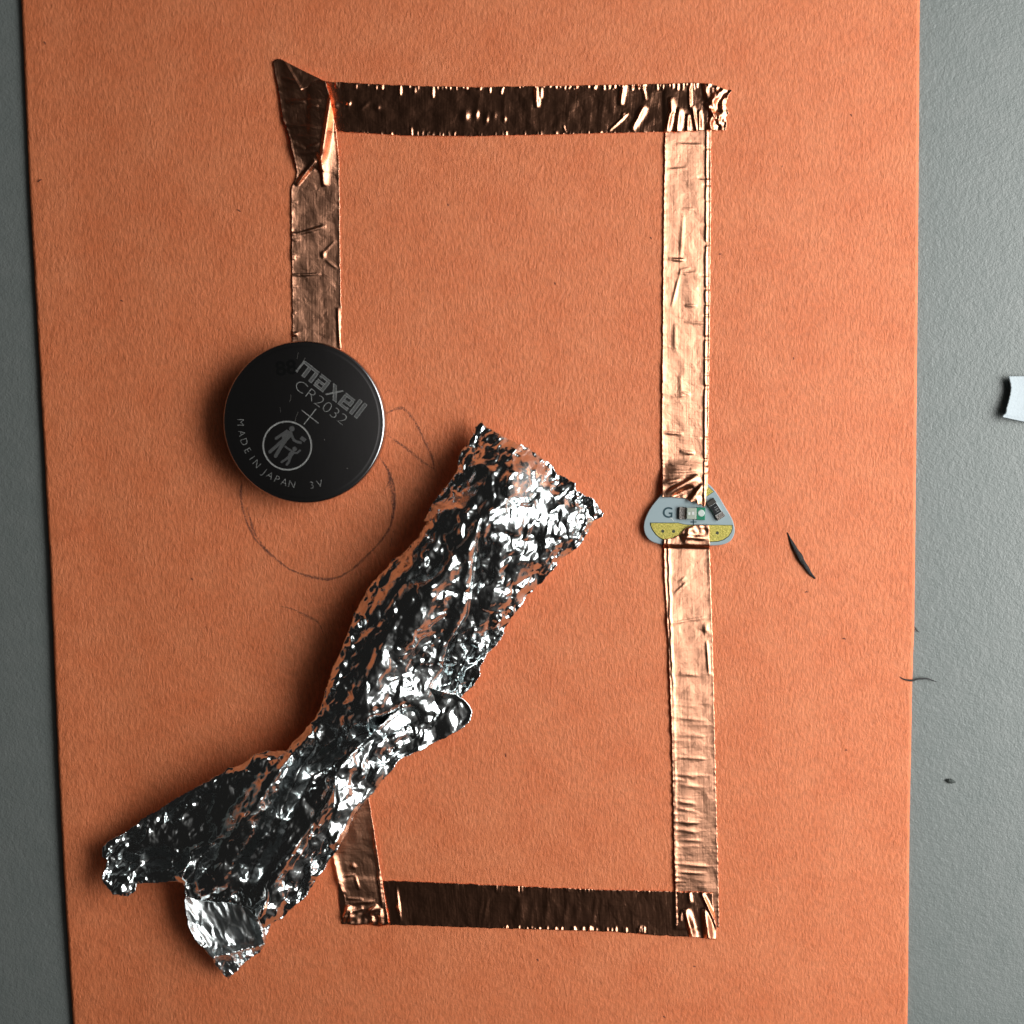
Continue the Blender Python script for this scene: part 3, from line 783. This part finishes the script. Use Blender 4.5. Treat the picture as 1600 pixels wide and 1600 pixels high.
# resistor
rc = (1118.3, 795.8); RW, RH, RA = 33.5, 14.0, 57
rp = prism('resistor', [rot_rect(*rc, RW, RH, RA, -0.42, 0.42, -0.45, 0.45)], BH, BH + 4.2, M_white, led, 0.3)
prism('resistor_face', [rot_rect(*rc, RW, RH, RA, -0.24, 0.24, -0.42, 0.42)], BH + 4.0, BH + 4.9, M_black, rp, 0.2)
prism('terminal', [rot_rect(*rc, RW, RH, RA, -0.5, -0.25, -0.5, 0.5)], BH, BH + 4.8, mat('dark_solder', (0.12, 0.11, 0.10), 0.4, 0.9), rp, 1.0)  # this end has a darker tone than the opposite terminal
prism('terminal', [rot_rect(*rc, RW, RH, RA, 0.25, 0.5, -0.5, 0.5)], BH, BH + 4.8, M_solder, rp, 1.0)
lettering('value_print', '151', 1114.9, 790.4 + 1.4, 7.6, 62, BH + 5.0, mat('grey_print', (0.35, 0.35, 0.34), 0.6), rp, -0.05)

# ------------------------------------------------------------------ coin battery
bx, by = 474.6, 660.0
zb = 2.0
TOP = 40.0
wc = W(bx, by, zb + TOP)                  # middle of the top face
UB = 0.010 / 126.2                         # metres per pixel measured on the face
bat = empty('coin_battery', (wc[0], wc[1], zb * PX))
tag(bat, 'dark polished coin cell battery with etched lettering, lying on the end of the tape', 'battery')
bat.rotation_euler = (math.radians(0.0), math.radians(0.0), 0)
def lathe(name, prof, m, parent, n=192):
    th = np.linspace(0, 2 * np.pi, n, endpoint=False)
    p = np.array(prof, float)
    co = [(r * UB * math.cos(a), r * UB * math.sin(a), z * UB) for (r, z) in p for a in th]
    F = []
    for k in range(len(p) - 1):
        for i in range(n):
            j = (i + 1) % n
            F.append((k * n + i, k * n + j, (k + 1) * n + j, (k + 1) * n + i))
    F.append(tuple(range((len(p) - 1) * n, len(p) * n)))
    F.append(tuple(reversed(range(n))))
    o = mesh(name, np.array(co) + np.array(parent.location), F, m, parent)
    return o
M_case = mat('polished_stainless_steel', (0.42, 0.42, 0.43), 0.16, 1.0)
v = worldpx(M_case)
L(M_case, bump(M_case, noise(M_case, v, 0.01, 2, 0.5), 0.5), B(M_case).inputs['Normal'])
L(M_case, ramp(M_case, noise(M_case, worldpx(M_case, 0.9, 0.03, 1, 0.5), 1.0, 3, 0.6), [(0.35, (0.15,) * 3), (0.75, (0.19,) * 3)]), B(M_case).inputs['Roughness'])
M_seal = mat('black_gasket', (0.02, 0.02, 0.02), 0.5)
arc = [(126.2 - 4.5 * (1 - math.cos(a)), 34.6 + 4.4 * math.sin(a)) for a in np.linspace(0, math.pi / 2, 9)]
lathe('case', [(108, 3), (118, 2.2), (124, 4), (126.2, 8)] + arc + [(118.0, 39.3), (117.0, 39.7), (115.8, TOP), (0.5, TOP)], M_case, bat)
lathe('seal_ring', [(100, 1.5), (108.2, 1.5), (108.2, 6)], M_seal, bat)
lathe('base_cap', [(97, 0), (100.3, 1.0), (100.3, 5)], M_case, bat)
M_etch = mat('etched_steel', (0.42, 0.42, 0.41), 0.62, 1.0)
L(M_etch, bump(M_etch, noise(M_etch, worldpx(M_etch), 0.9, 2, 0.6), 1.2), B(M_etch).inputs['Normal'])
M_etch2 = mat('etched_steel_hatched', (0.62, 0.62, 0.60), 0.5, 1.0)
hv = N(M_etch2, 'ShaderNodeTexWave', bands_direction='X'); hv.inputs['Scale'].default_value = 0.28
L(M_etch2, worldpx(M_etch2, 1, 1, 1, math.radians(-5)), hv.inputs['Vector'])
L(M_etch2, ramp(M_etch2, hv.outputs['Fac'], [(0.3, (0.10,) * 3), (0.7, (0.34,) * 3)]), B(M_etch2).inputs['Base Color'])
L(M_etch2, ramp(M_etch2, hv.outputs['Fac'], [(0.3, (0.45,) * 3), (0.7, (0.6,) * 3)]), B(M_etch2).inputs['Roughness'])
def face_mesh(name, X, Y, fa, m, z=0.25, parent=None):
    X = (np.asarray(X) - bx) * UB; Y = -(np.asarray(Y) - by) * UB
    co = np.stack([X, Y, np.full(len(X), (TOP + z) * UB)], -1) + np.array(bat.location)
    return mesh(name, co, fa, m, parent or bat, smooth=False)
def face_polys(name, polys, m, z=0.25, parent=None):
    X = []; Y = []; F = []
    for k, p in enumerate(polys):
        p = np.asarray(p, float)
        ar = np.sum(p[:, 0] * np.roll(p[:, 1], -1) - np.roll(p[:, 0], -1) * p[:, 1])
        if ar > 0: p = p[::-1]
        o = len(X); X += list(p[:, 0]); Y += list(p[:, 1]); F.append(tuple(range(o, o + len(p))))
    me = face_mesh(name, X, Y, F, m, z, parent)
    zz = 0
    for f in me.data.polygons:                       # overlapping strokes sit a hair apart
        for vi in f.vertices: me.data.vertices[vi].co.z += zz * 0.02 * UB
        zz += 1
    return me
O = np.array([476.8, 564.7]); A38 = math.radians(38.0)
def uvp(pts):
    p = np.asarray(pts, float)
    return np.stack([O[0] + p[:, 0] * math.cos(A38) + p[:, 1] * math.sin(A38), O[1] + p[:, 0] * math.sin(A38) - p[:, 1] * math.cos(A38)], -1)
def R(u0, u1, v0, v1): return [(u0, v0), (u1, v0), (u1, v1), (u0, v1)]
logo = {
 'letter_m': [R(-0.6, 1.2, -21, 0), R(1.2, 29, -3.6, 0), R(10.6, 15.6, -20.8, -3.6), R(24, 29, -20.8, -3.6)],
 'letter_a': [R(33.5, 51.5, -3.6, 0), R(33.5, 37.5, -6.2, -3.6), R(46.5, 51.5, -20.8, -3.6), R(33.5, 46.5, -12.6, -9.4), R(33.5, 37.8, -17.6, -12.6), R(33.5, 46.5, -20.8, -17.6)],
 'letter_x': [[(56.5, 0), (62.5, 0), (78, -20.8), (72, -20.8)], [(74.5, 0), (76.2, 0), (58.6, -20.8), (56.8, -20.8)]],
 'letter_e': [R(81, 99, -3.6, 0), R(81, 85.5, -20.8, -3.6), R(94.5, 99, -12.4, -3.6), R(85.5, 94.5, -12.4, -9.2), R(85.5, 99, -20.8, -17.4), R(95, 99, -17.4, -15.6)],
 'letter_l': [R(103.6, 108.6, -20.8, 5.4)],
 'letter_l_': [R(113, 118, -20.8, 5.4)]}
for k, rs in logo.items():
    f = face_polys(k.rstrip('_'), [uvp(r) for r in rs], M_etch2, 0.25)
    # bright engraved outline of each stroke
    face_polys('outline', [stroke(uvp([r[i], r[(i + 1) % 4]]), 0.75) for r in rs for i in range(4) if math.dist(r[i], r[(i + 1) % 4]) > 4.2], M_etch, 0.42, f)
def face_text(name, txt, x, y, size, ang, m, z=0.25, thin=0.0, width=None, center=False):
    c2, fa = glyphs(txt, size, thin)
    if width: c2[:, 0] = (c2[:, 0] - c2[:, 0].min()) * width / (c2[:, 0].max() - c2[:, 0].min())
    if center: c2[:, 0] -= (c2[:, 0].min() + c2[:, 0].max()) / 2
    a = math.radians(ang)
    return face_mesh(name, x + c2[:, 0] * math.cos(a) + c2[:, 1] * math.sin(a), y + c2[:, 0] * math.sin(a) - c2[:, 1] * math.cos(a), fa, m, z)
b0 = uvp([(12, -43.6)])[0]
face_text('model_number', 'CR2032', b0[0], b0[1], 25, 38, M_etch, 0.25, -0.75, 95)
face_polys('plus_sign', [stroke([(471.8, 641.3), (497.0, 661.0)], 1.2), stroke([(493.7, 639.5), (475.1, 662.6)], 1.2)], M_etch, 0.25)
def Z11(pts): return np.asarray(pts, float) / 11.43 + np.array([380, 640])
q = Z11([(782, 642)])[0]
ri, ro = 36.3, 38.6
a = np.linspace(0, 2 * np.pi, 97)[:-1]
ringX = np.r_[q[0] + ri * np.cos(a), q[0] + ro * np.cos(a)]; ringY = np.r_[q[1] + ri * np.sin(a), q[1] + ro * np.sin(a)]
face_mesh('symbol_ring', ringX, ringY, [(i, (i + 1) % 96, 96 + (i + 1) % 96, 96 + i) for i in range(96)], M_etch, 0.25)
def zs(pts, wd): return stroke(Z11(pts), wd / 11.43)
adult = [circle(*Z11([(868, 342)])[0], 4.3, 20), zs([(775, 385), (690, 440), (585, 515)], 48), Z11([(770, 352), (880, 410), (870, 470), (740, 600), (690, 590), (690, 470), (735, 400)]), zs([(735, 520), (600, 640), (470, 752)], 58), zs([(765, 530), (660, 680), (570, 828)], 62),
         zs([(845, 410), (900, 545), (960, 575), (1022, 588)], 46)]
child = [circle(*Z11([(912, 700)])[0], 3.6, 18), zs([(745, 657), (790, 690), (855, 732)], 32), zs([(880, 770), (955, 772), (1005, 728)], 36), zs([(875, 765), (840, 800), (815, 860)], 76), zs([(815, 835), (750, 885), (680, 932)], 40), zs([(822, 860), (812, 925), (768, 978)], 42)]
bag = [Z11([(1045, 468), (1128, 528), (1085, 582), (1003, 522)])]
face_polys('adult_symbol', adult, M_etch2, 0.25); face_polys('child_symbol', child, M_etch2, 0.25); face_polys('packet_symbol', bag, M_etch2, 0.25)
for ch, an in zip('MADEINJAPAN3V', [180, 170, 162, 153.5, 145.8, 139, 129.5, 123, 115.8, 108.8, 101.6, 83.5, 76.0]):
    ar = math.radians(an); rb = 103.6
    face_text('rim_letter', ch, bx + rb * math.cos(ar), by + rb * math.sin(ar), 16.0, an - 90, M_etch, 0.25, -0.42, None, True)
M_ink = mat('black_ink', (0.004, 0.004, 0.004), 0.7)
B(M_ink).inputs['Specular IOR Level'].default_value = 0.1
face_text('date_stamp', '88', 433, 588, 31, -8, M_ink, 0.12, 0.8, 33)
M_scr = mat('scratched_steel', (0.5, 0.47, 0.44), 0.5, 1.0)
for pts, wd in [([(467, 552), (465.5, 562)], 0.35), ([(455, 617), (454.5, 625), (452.5, 628)], 0.4), ([(466, 644), (462.5, 652), (460.5, 661)], 0.35), ([(478, 560), (465, 583)], 0.5),
                ([(487, 572), (489, 573)], 0.5), ([(541, 731), (542.5, 732)], 0.9), ([(506, 686.5), (507, 687.5)], 0.7), ([(438, 637), (438.6, 644)], 0.25)]:
    face_polys('scratch', [stroke(pts, wd)], M_scr, 0.3)

# ------------------------------------------------------------------ crumpled aluminium foil
ANG = math.radians(123.0)                   # the roll's long axis in the picture
def facet_field(X, Y, spacing, seed, stretch=1.0, ang=ANG, warp=0.0, wscale=0.02):
    r = np.random.default_rng(seed)
    Xw = X + warp * fbm(X * wscale, Y * wscale, seed + 1, 2); Yw = Y + warp * fbm(X * wscale, Y * wscale, seed + 5, 2)
    c, s = math.cos(ang), math.sin(ang)
    U = (Xw * c + Yw * s) / stretch; V = -Xw * s + Yw * c
    u0, v0 = U.min() - 2 * spacing, V.min() - 2 * spacing
    nu = int((U.max() - u0) / spacing) + 3; nv = int((V.max() - v0) / spacing) + 3
    gu, gv = np.meshgrid(np.arange(nu), np.arange(nv), indexing='ij')
    pu = (gu + r.uniform(-0.48, 0.48, gu.shape)).ravel() * spacing; pv = (gv + r.uniform(-0.48, 0.48, gv.shape)).ravel() * spacing
    hz = r.uniform(-1, 1, pu.size)
    res = geometry.delaunay_2d_cdt([Vector((a, b)) for a, b in zip(pu, pv)], [], [], 0, 1e-6)
    vs = np.array([(q_.x, q_.y) for q_ in res[0]]); orig = np.array([o_[0] if o_ else 0 for o_ in res[3]])
    vz = hz[orig]
    px = max(0.6, spacing / 14)
    Wd, Hd = int(nu * spacing / px) + 2, int(nv * spacing / px) + 2
    img = np.zeros((Wd, Hd))
    for (i, j, k) in res[2]:
        (ax, ay), (bx_, by_), (cx, cy) = vs[i] / px, vs[j] / px, vs[k] / px
        x0, x1 = max(0, int(min(ax, bx_, cx))), min(Wd - 1, int(max(ax, bx_, cx)) + 1)
        y0, y1 = max(0, int(min(ay, by_, cy))), min(Hd - 1, int(max(ay, by_, cy)) + 1)
        if x1 <= x0 or y1 <= y0: continue
        den = (by_ - cy) * (ax - cx) + (cx - bx_) * (ay - cy)
        if abs(den) < 1e-9: continue
        gx = np.arange(x0, x1 + 1)[:, None]; gy = np.arange(y0, y1 + 1)[None]
        l1 = ((by_ - cy) * (gx - cx) + (cx - bx_) * (gy - cy)) / den
        l2 = ((cy - ay) * (gx - cx) + (ax - cx) * (gy - cy)) / den
        l3 = 1 - l1 - l2
        ok = (l1 >= -1e-3) & (l2 >= -1e-3) & (l3 >= -1e-3)
        z = l1 * vz[i] + l2 * vz[j] + l3 * vz[k]
        sub = img[x0:x1 + 1, y0:y1 + 1]
        sub[ok] = z[ok]
    fu = np.clip((U - u0 - spacing * 0) / px, 0, Wd - 2.001); fv = np.clip((V - v0) / px, 0, Hd - 2.001)
    iu = fu.astype(int); iv = fv.astype(int); du = fu - iu; dv = fv - iv
    return img[iu, iv] * (1 - du) * (1 - dv) + img[iu + 1, iv] * du * (1 - dv) + img[iu, iv + 1] * (1 - du) * dv + img[iu + 1, iv + 1] * du * dv

body_out = [(754,657),(761,666),(770,672),(788,682),(805,691),(825,699),(838,708),(857,721),(864,728),(872,741),(885,746),(899,754),(901,767),(920,775),(935,788),(943,801),(941,808),(927,816),(920,830),(909,851),(893,864),(875,875),(862,896),(843,914),(822,932),(815,948),(801,966),(788,987),(790,988),(780,1002),(762,1022),(752,1042),(750,1057),(740,1072),(727,1083),
    (700,1120),(660,1155),(625,1180),(590,1215),(570,1255),(552,1277),(545,1297),(532,1320),(527,1330),(510,1350),(505,1362),(490,1382),(480,1400),(462,1415),(442,1435),(422,1445),(412,1452),(402,1437),(392,1424),(380,1417),(362,1412),(342,1411),(318,1409),(305,1406),(289,1400),(289,1392),(285,1382),(275,1378),(252,1378),(230,1382),(212,1381),(211,1392),(202,1400),(190,1402),(175,1397),(162,1382),(157,1370),(161,1360),(167,1345),(160,1340),(160,1322),(172,1312),(187,1305),(212,1287),(235,1270),(250,1265),(265,1252),(292,1237),(320,1222),(350,1205),(357,1200),(380,1192),(395,1180),(417,1172),(447,1172),(460,1157),(475,1140),(492,1122),(502,1100),(507,1082),(515,1057),(522,1037),(530,1022),(537,1005),(545,980),(560,945),(573,922),(589,901),(612,877),(639,854),(652,840),(665,819),(660,813),(668,801),(675,788),(691,767),(707,746),(715,733),(716,712),(723,701),(731,696),(731,687),(741,678),(741,665)]
crest = [(775,640),(800,720),(790,800),(742,850),(665,935),(600,1015),(565,1100),(540,1180),(490,1245),(450,1320),(400,1400),(380,1470)]

def foil_piece(name, outline, hfun, bfun, step, m, parent, label=None):
    o = np.array(outline, float)
    x0, y0 = o.min(0) - 3; x1, y1 = o.max(0) + 3
    gx = np.arange(x0, x1, step); gy = np.arange(y0, y1, step)
    X, Y = np.meshgrid(gx, gy, indexing='ij')
    # let the cut edge wander a little
    Xj = X + 1.8 * fbm(X * 0.06, Y * 0.06, 61, 2); Yj = Y + 1.8 * fbm(X * 0.06, Y * 0.06, 67, 2)
    ins = inside(Xj, Yj, o)
    d = dist_poly(X, Y, o, True)
    H = hfun(X, Y, d); Bt = bfun(X, Y, d, H)
    # grid cells whose four corners are inside
    cell = ins[:-1, :-1] & ins[1:, :-1] & ins[:-1, 1:] & ins[1:, 1:]
    idx = -np.ones(X.shape, int)
    use = np.zeros(X.shape, bool)
    use[:-1, :-1] |= cell; use[1:, :-1] |= cell; use[:-1, 1:] |= cell; use[1:, 1:] |= cell
    n = use.sum(); idx[use] = np.arange(n)
    i, j = np.nonzero(cell)
    q_ = np.stack([idx[i, j], idx[i, j + 1], idx[i + 1, j + 1], idx[i + 1, j]], -1)   # up-facing: y runs down the picture
    top = W(X[use], Y[use], H[use]); bot = W(X[use], Y[use], Bt[use])
    # boundary edges
    pad = np.pad(cell, 1)
    E = []
    c_ = pad[1:-1, 1:-1]
    for (di, dj, a_, b_) in ((-1, 0, (0, 1), (0, 0)), (1, 0, (1, 0), (1, 1)), (0, -1, (0, 0), (1, 0)), (0, 1, (1, 1), (0, 1))):
        nb = pad[1 + di:pad.shape[0] - 1 + di, 1 + dj:pad.shape[1] - 1 + dj]
        ii, jj = np.nonzero(c_ & ~nb)
        E.append(np.stack([idx[ii + a_[0], jj + a_[1]], idx[ii + b_[0], jj + b_[1]]], -1))
    E = np.concatenate(E)
    side = np.stack([E[:, 0], E[:, 1], E[:, 1] + n, E[:, 0] + n], -1)
    F = np.concatenate([q_, q_[:, ::-1] + n, side])
    ob = mesh(name, np.concatenate([top, bot]), F, m, parent)
    if label: ob['label'] = label
    return ob

def ridged(X, Y, scale, seed, stretch=1.8, ang=ANG, warp=0.0, ws=0.02):
    Xw = X + warp * fbm(X * ws, Y * ws, seed + 1, 2); Yw = Y + warp * fbm(X * ws, Y * ws, seed + 5, 2)
    c, s_ = math.cos(ang), math.sin(ang)
    U = (Xw * c + Yw * s_) / (scale * stretch); V = (-Xw * s_ + Yw * c) / scale
    n_ = pn(U, V, seed)
    return np.sqrt(n_ * n_ + 0.0008)
def crumple(X, Y, seed=100, k=1.0):
    f = 15.0 * facet_field(X, Y, 54, seed, 2.0, ANG, 14, 0.015)
    f = f + 6.2 * facet_field(X, Y, 26, seed + 1, 2.2, ANG + 0.25, 12, 0.03)
    f = f + 3.7 * facet_field(X, Y, 12.5, seed + 2, 2.1, ANG - 0.2, 8, 0.05)
    m_ = sstep(-0.4, 0.4, pn(X * 0.015, Y * 0.015, 77))          # some stretches are creased more finely than others
    f = f + (0.7 + 0.9 * m_) * facet_field(X, Y, 7.5, seed + 3, 1.8, ANG + 0.1, 4, 0.08)
    f = f + 8.0 * ridged(X, Y, 42, seed + 11, 2.0, ANG + 0.1, 24, 0.016) + 2.0 * pn(X * 0.035, Y * 0.035, seed + 9)
    return f * k
def body_h(X, Y, d):
    e = signed_line(X, Y, crest)
    he = 34.0 + 12 * pn(X * 0.012, Y * 0.012, 5)
    he = he + 10 * np.exp(-(dist_poly(X, Y, [(292, 1400), (345, 1410), (385, 1418)]) / 45.0) ** 2)
    he = he + 12 * (1 - sstep(-40, 10, e)) * (1 - sstep(1150, 1300, Y))
    Hm = np.interp(Y, [650, 760, 900, 1100, 1250, 1400, 1500], [56, 92, 104, 96, 80, 64, 54])
    wd = 66 - 30 * sstep(-20, 20, e)
    t_ = np.clip(d / wd, 0, 1)
    prof = t_ * (1.7 - 0.7 * t_)
    a = np.sqrt(e * e + 60) - 7
    fall = a * (0.24 + (0.50 + 0.06 * sstep(820, 900, Y) - 0.24) * sstep(-15, 15, e)) - 12 * np.exp(-((e + 75) / 26) ** 2)
    H = he + prof * np.clip(Hm - he - fall, 2, 200)
    e2 = signed_line(X, Y, [(752,800),(742,850),(737,900),(728,960),(700,1005),(690,1050),(665,1095),(620,1140)])
    win = sstep(800, 850, Y) * (1 - sstep(1040, 1095, Y))
    H = H - win * 15 * sstep(0, 3.5, e2) * np.exp(-np.clip(e2, 0, 400) / 32.0) + win * 4 * np.exp(-((e2 + 6) / 7) ** 2)
    H = H + 8 * np.exp(-(dist_poly(X, Y, [(640,1000),(690,900),(760,820),(800,760)]) / 16.0) ** 2)
    H = H - 24 * np.exp(-(dist_poly(X, Y, [(640,1120),(560,1150),(470,1200),(430,1290),(390,1360)]) / 16.0) ** 2)
    H = H - 16 * np.exp(-(dist_poly(X, Y, [(345,1310),(300,1345),(250,1340),(200,1345)]) / 14.0) ** 2)
    H = H + 14 * np.exp(-(dist_poly(X, Y, [(480,1150),(440,1200),(400,1260),(345,1320)]) / 12.0) ** 1.5)
    H = H + 7 * np.exp(-(dist_poly(X, Y, [(470,1320),(420,1390),(405,1440)]) / 8.0) ** 1.4) + 12 * np.exp(-(dist_poly(X, Y, [(345,1310),(300,1330),(285,1370)]) / 9.0) ** 1.4)
    H = H + 9 * np.exp(-(dist_poly(X, Y, [(520,1240),(480,1300),(440,1350)]) / 7.0) ** 1.4)
    k = 0.6 + 0.4 * sstep(0, 10, d)
    H = H + crumple(X, Y) * k + (1 - sstep(12, 34, d)) * (6.0 * facet_field(X, Y, 14, 140, 2.2, ANG, 6, 0.05) + 2.2 * facet_field(X, Y, 6.5, 141, 1.6, ANG, 4, 0.08))
    return np.maximum(H, 4.0)
def body_b(X, Y, d, H):
    he = 31.0 + 12 * pn(X * 0.012, Y * 0.012, 5)
    lob = sstep(330, 430, X)                       # the lower left lobe hangs clear of the sheet
    b = (he - 3) * (1 - sstep(0, 34, d)) + (1 - lob) * 12 + 4.0
    g_ = np.exp(-(dist_poly(X, Y, [(285, 1395), (305, 1408), (345, 1410), (385, 1418), (402, 1437)]) / 26.0) ** 2)
    b = b * (1 - g_) + (H - 3) * g_
    return np.minimum(b, H - 0.8)
foil = empty('aluminium_foil', W(560, 1080, 0))
tag(foil, 'crumpled roll of shiny silver aluminium foil lying diagonally across the paper', 'aluminium foil')
foil_piece('body', body_out, body_h, body_b, 1.15, M_foil, foil)
# flap that wraps over the right-hand flank
flap_out = [(692,1080),(712,1084),(727,1092),(734,1102),(740,1111),(736,1125),(725,1137),(700,1152),(680,1160),(662,1171),(642,1179),(625,1187),(615,1202),(602,1215),(590,1232),(577,1247),(562,1262),(552,1277),(545,1297),(532,1320),(522,1330),(512,1322),(508,1300),(515,1280),(522,1255),(520,1235),(524,1212),(533,1195),(545,1182),(560,1165),(585,1142),(605,1122),(625,1105),(642,1090),(668,1072)]
flap_crest = [(692,1076),(668,1070),(642,1088),(605,1120),(560,1163),(533,1193),(522,1212),(518,1235),(520,1255),(512,1285),(508,1320)]
def flap_h(X, Y, d):
    e = dist_poly(X, Y, flap_crest)
    H = np.interp(Y, [1060, 1110, 1200, 1330], [50, 64, 96, 94]) - 0.50 * e + 4 * np.exp(-(e / 6) ** 2)
    f = 7.0 * facet_field(X, Y, 40, 301, 1.8, ANG + 0.15, 8, 0.03) + 4.6 * facet_field(X, Y, 20, 302, 1.8, ANG + 0.4, 8, 0.04) + 2.6 * facet_field(X, Y, 11, 303, 1.6, ANG, 5, 0.06) + 3.0 * pn(X * 0.04, Y * 0.04, 8) + 0.10 * (Y - 1200)
    return np.maximum(H + f * (0.35 + 0.65 * sstep(0, 9, d)), 5)
foil_piece('side_flap', flap_out, flap_h, lambda X, Y, d, H: np.maximum(H - 1.6, 2), 1.3, M_foil, foil, 'bright flap of foil folded over the right flank')
# smooth scoop at the lower end
tail_out = [(289,1388),(300,1396),(330,1400),(370,1402),(400,1415),(418,1432),(424,1446),(417,1460),(414,1475),(407,1490),(390,1499),(377,1510),(366,1522),(357,1531),(345,1520),(335,1510),(332,1497),(320,1485),(305,1470),(297,1455),(292,1437),(288,1412)]
def tail_h(X, Y, d):
    eL = dist_poly(X, Y, [(289,1388),(288,1412),(292,1437),(297,1455),(305,1470),(320,1485),(335,1500)])
    H = 10 + 24 * np.exp(-eL / 24.0)
    H = H + 12 * np.exp(-(dist_poly(X, Y, [(412,1475),(385,1482),(362,1488),(335,1495)]) / 6.0) ** 1.5) + 12 * np.exp(-(dist_poly(X, Y, [(402,1440),(410,1458),(412,1478)]) / 6.0) ** 1.5)
    k = np.clip(sstep(1468, 1488, Y) + sstep(392, 404, X), 0, 1)
    f = 7.0 * ridged(X, Y, 15, 401, 1.4, 0.4, 6, 0.05) - 5.0 * ridged(X, Y, 10, 402, 1.4, 0.9, 5, 0.06) + 2.0 * ridged(X, Y, 6, 403, 1.4, 0.3, 3, 0.1)
    g = 7.0 * ridged(X, Y, 26, 405, 3.2, math.radians(55), 8, 0.03) - 3.0 * ridged(X, Y, 13, 406, 3.0, math.radians(62), 5, 0.03)
    return np.maximum(H + f * (0.08 + k) + g, 6)
foil_piece('tail_flap', tail_out, tail_h, lambda X, Y, d, H: np.maximum(H - 1.4, 3), 1.2, M_foil_dull, foil, 'smooth scoop-shaped dull flap at the lower end')

# ------------------------------------------------------------------ small things lying about
M_char = mat('black_graphite_sliver', (0.012, 0.012, 0.012), 0.45)
L(M_char, bump(M_char, noise(M_char, worldpx(M_char), 0.5, 3, 0.6), 2.0), B(M_char).inputs['Normal'])
def spindle(name, pts, rad, z, m, flat_=0.6, n=12):
    p = smooth_poly(pts, 26, 1); r_ = np.interp(np.linspace(0, 1, 26), np.linspace(0, 1, len(rad)), rad)
    tg = np.gradient(p, axis=0); tg /= np.linalg.norm(tg, axis=1)[:, None]
    nn = np.stack([-tg[:, 1], tg[:, 0]], -1)
    co = []
    for k in range(26):
        for i in range(n):
            a_ = 2 * math.pi * i / n
            rr = r_[k] * (1 + 0.12 * math.sin(3 * a_ + k * 0.9))
            q_ = p[k] + nn[k] * rr * math.cos(a_)
            co.append(W(q_[0], q_[1], z + r_[k] * flat_ + rr * flat_ * math.sin(a_)))
    F = [(k * n + i, k * n + (i + 1) % n, (k + 1) * n + (i + 1) % n, (k + 1) * n + i) for k in range(25) for i in range(n)]
    F += [tuple(range(n)), tuple(reversed(range(25 * n, 26 * n)))]
    return mesh(name, co, F, m)
tag(spindle('pencil_shaving', [(1230.5, 832), (1236, 845), (1244, 860), (1255, 879), (1266, 896), (1274, 904)], [0.5, 2.0, 3.6, 4.4, 3.8, 2.8, 1.2], 0.4, M_char), 'black tapered sliver lying on the orange paper right of the LED board', 'shaving')
M_hair = mat('dark_fibre', (0.03, 0.03, 0.03), 0.5)
tag(spindle('hair', [(1406, 1057.5), (1413, 1062), (1424, 1063.5), (1437, 1060.5), (1449, 1060), (1457, 1063), (1463, 1065)], [0.5, 1.2, 1.5, 1.4, 1.3, 1.1, 0.5], 0.6, M_hair, 1.0), 'short wavy dark hair lying over the edge of the orange paper', 'hair')
tag(spindle('eraser_crumb', [(1477, 1219), (1485, 1220.5), (1493, 1222)], [0.8, 3.4, 3.6, 0.8], -2.6, mat('dark_grey_rubber', (0.05, 0.06, 0.055), 0.7), 0.6), 'small oval dark crumb lying on the grey desk right of the paper', 'crumb')
tag(spindle('fibre', [(1429, 979), (1432, 984), (1436, 988)], [0.6, 1.4, 0.5], -0.5, M_hair), 'tiny dark fibre stuck at the edge of the orange paper above the hair', 'fibre')

# white scrap at the right-hand edge of the picture
n1, n2 = 60, 60
yy = np.linspace(0, 1, n1)
el = smooth_poly([(1576, 588), (1578.5, 597), (1580, 607), (1577.5, 622), (1574, 634), (1572, 645), (1566, 651.5)], n1, 1)
el[:, 0] += 0.9 * pn(yy * 14, yy * 0, 3)
er = np.stack([np.linspace(1668, 1672, n1), np.linspace(594, 668, n1)], -1)
v_ = np.linspace(0, 1, n2)[None, :, None]
G = el[:, None] * (1 - v_) + er[:, None] * v_
G[..., 1] += 2.5 * np.sin(np.pi * v_[..., 0]) * np.linspace(-1, 1, n1)[:, None]
H = 3.0 + 13.0 * np.exp(-(v_[..., 0] * 95) / 30.0) * (0.65 + 0.35 * yy[:, None]) + 0 * G[..., 0]
H += 4 * sstep(0.4, 1.0, v_[..., 0])
M_scrap = mat('white_card', (0.44, 0.50, 0.54), 0.55)
L(M_scrap, bump(M_scrap, noise(M_scrap, worldpx(M_scrap), 0.2, 3, 0.6), 0.8), B(M_scrap).inputs['Normal'])
tag(sheet('white_scrap', G, H - 3, 2.2, M_scrap), 'curled white card scrap lying on the grey desk at the right edge', 'scrap')
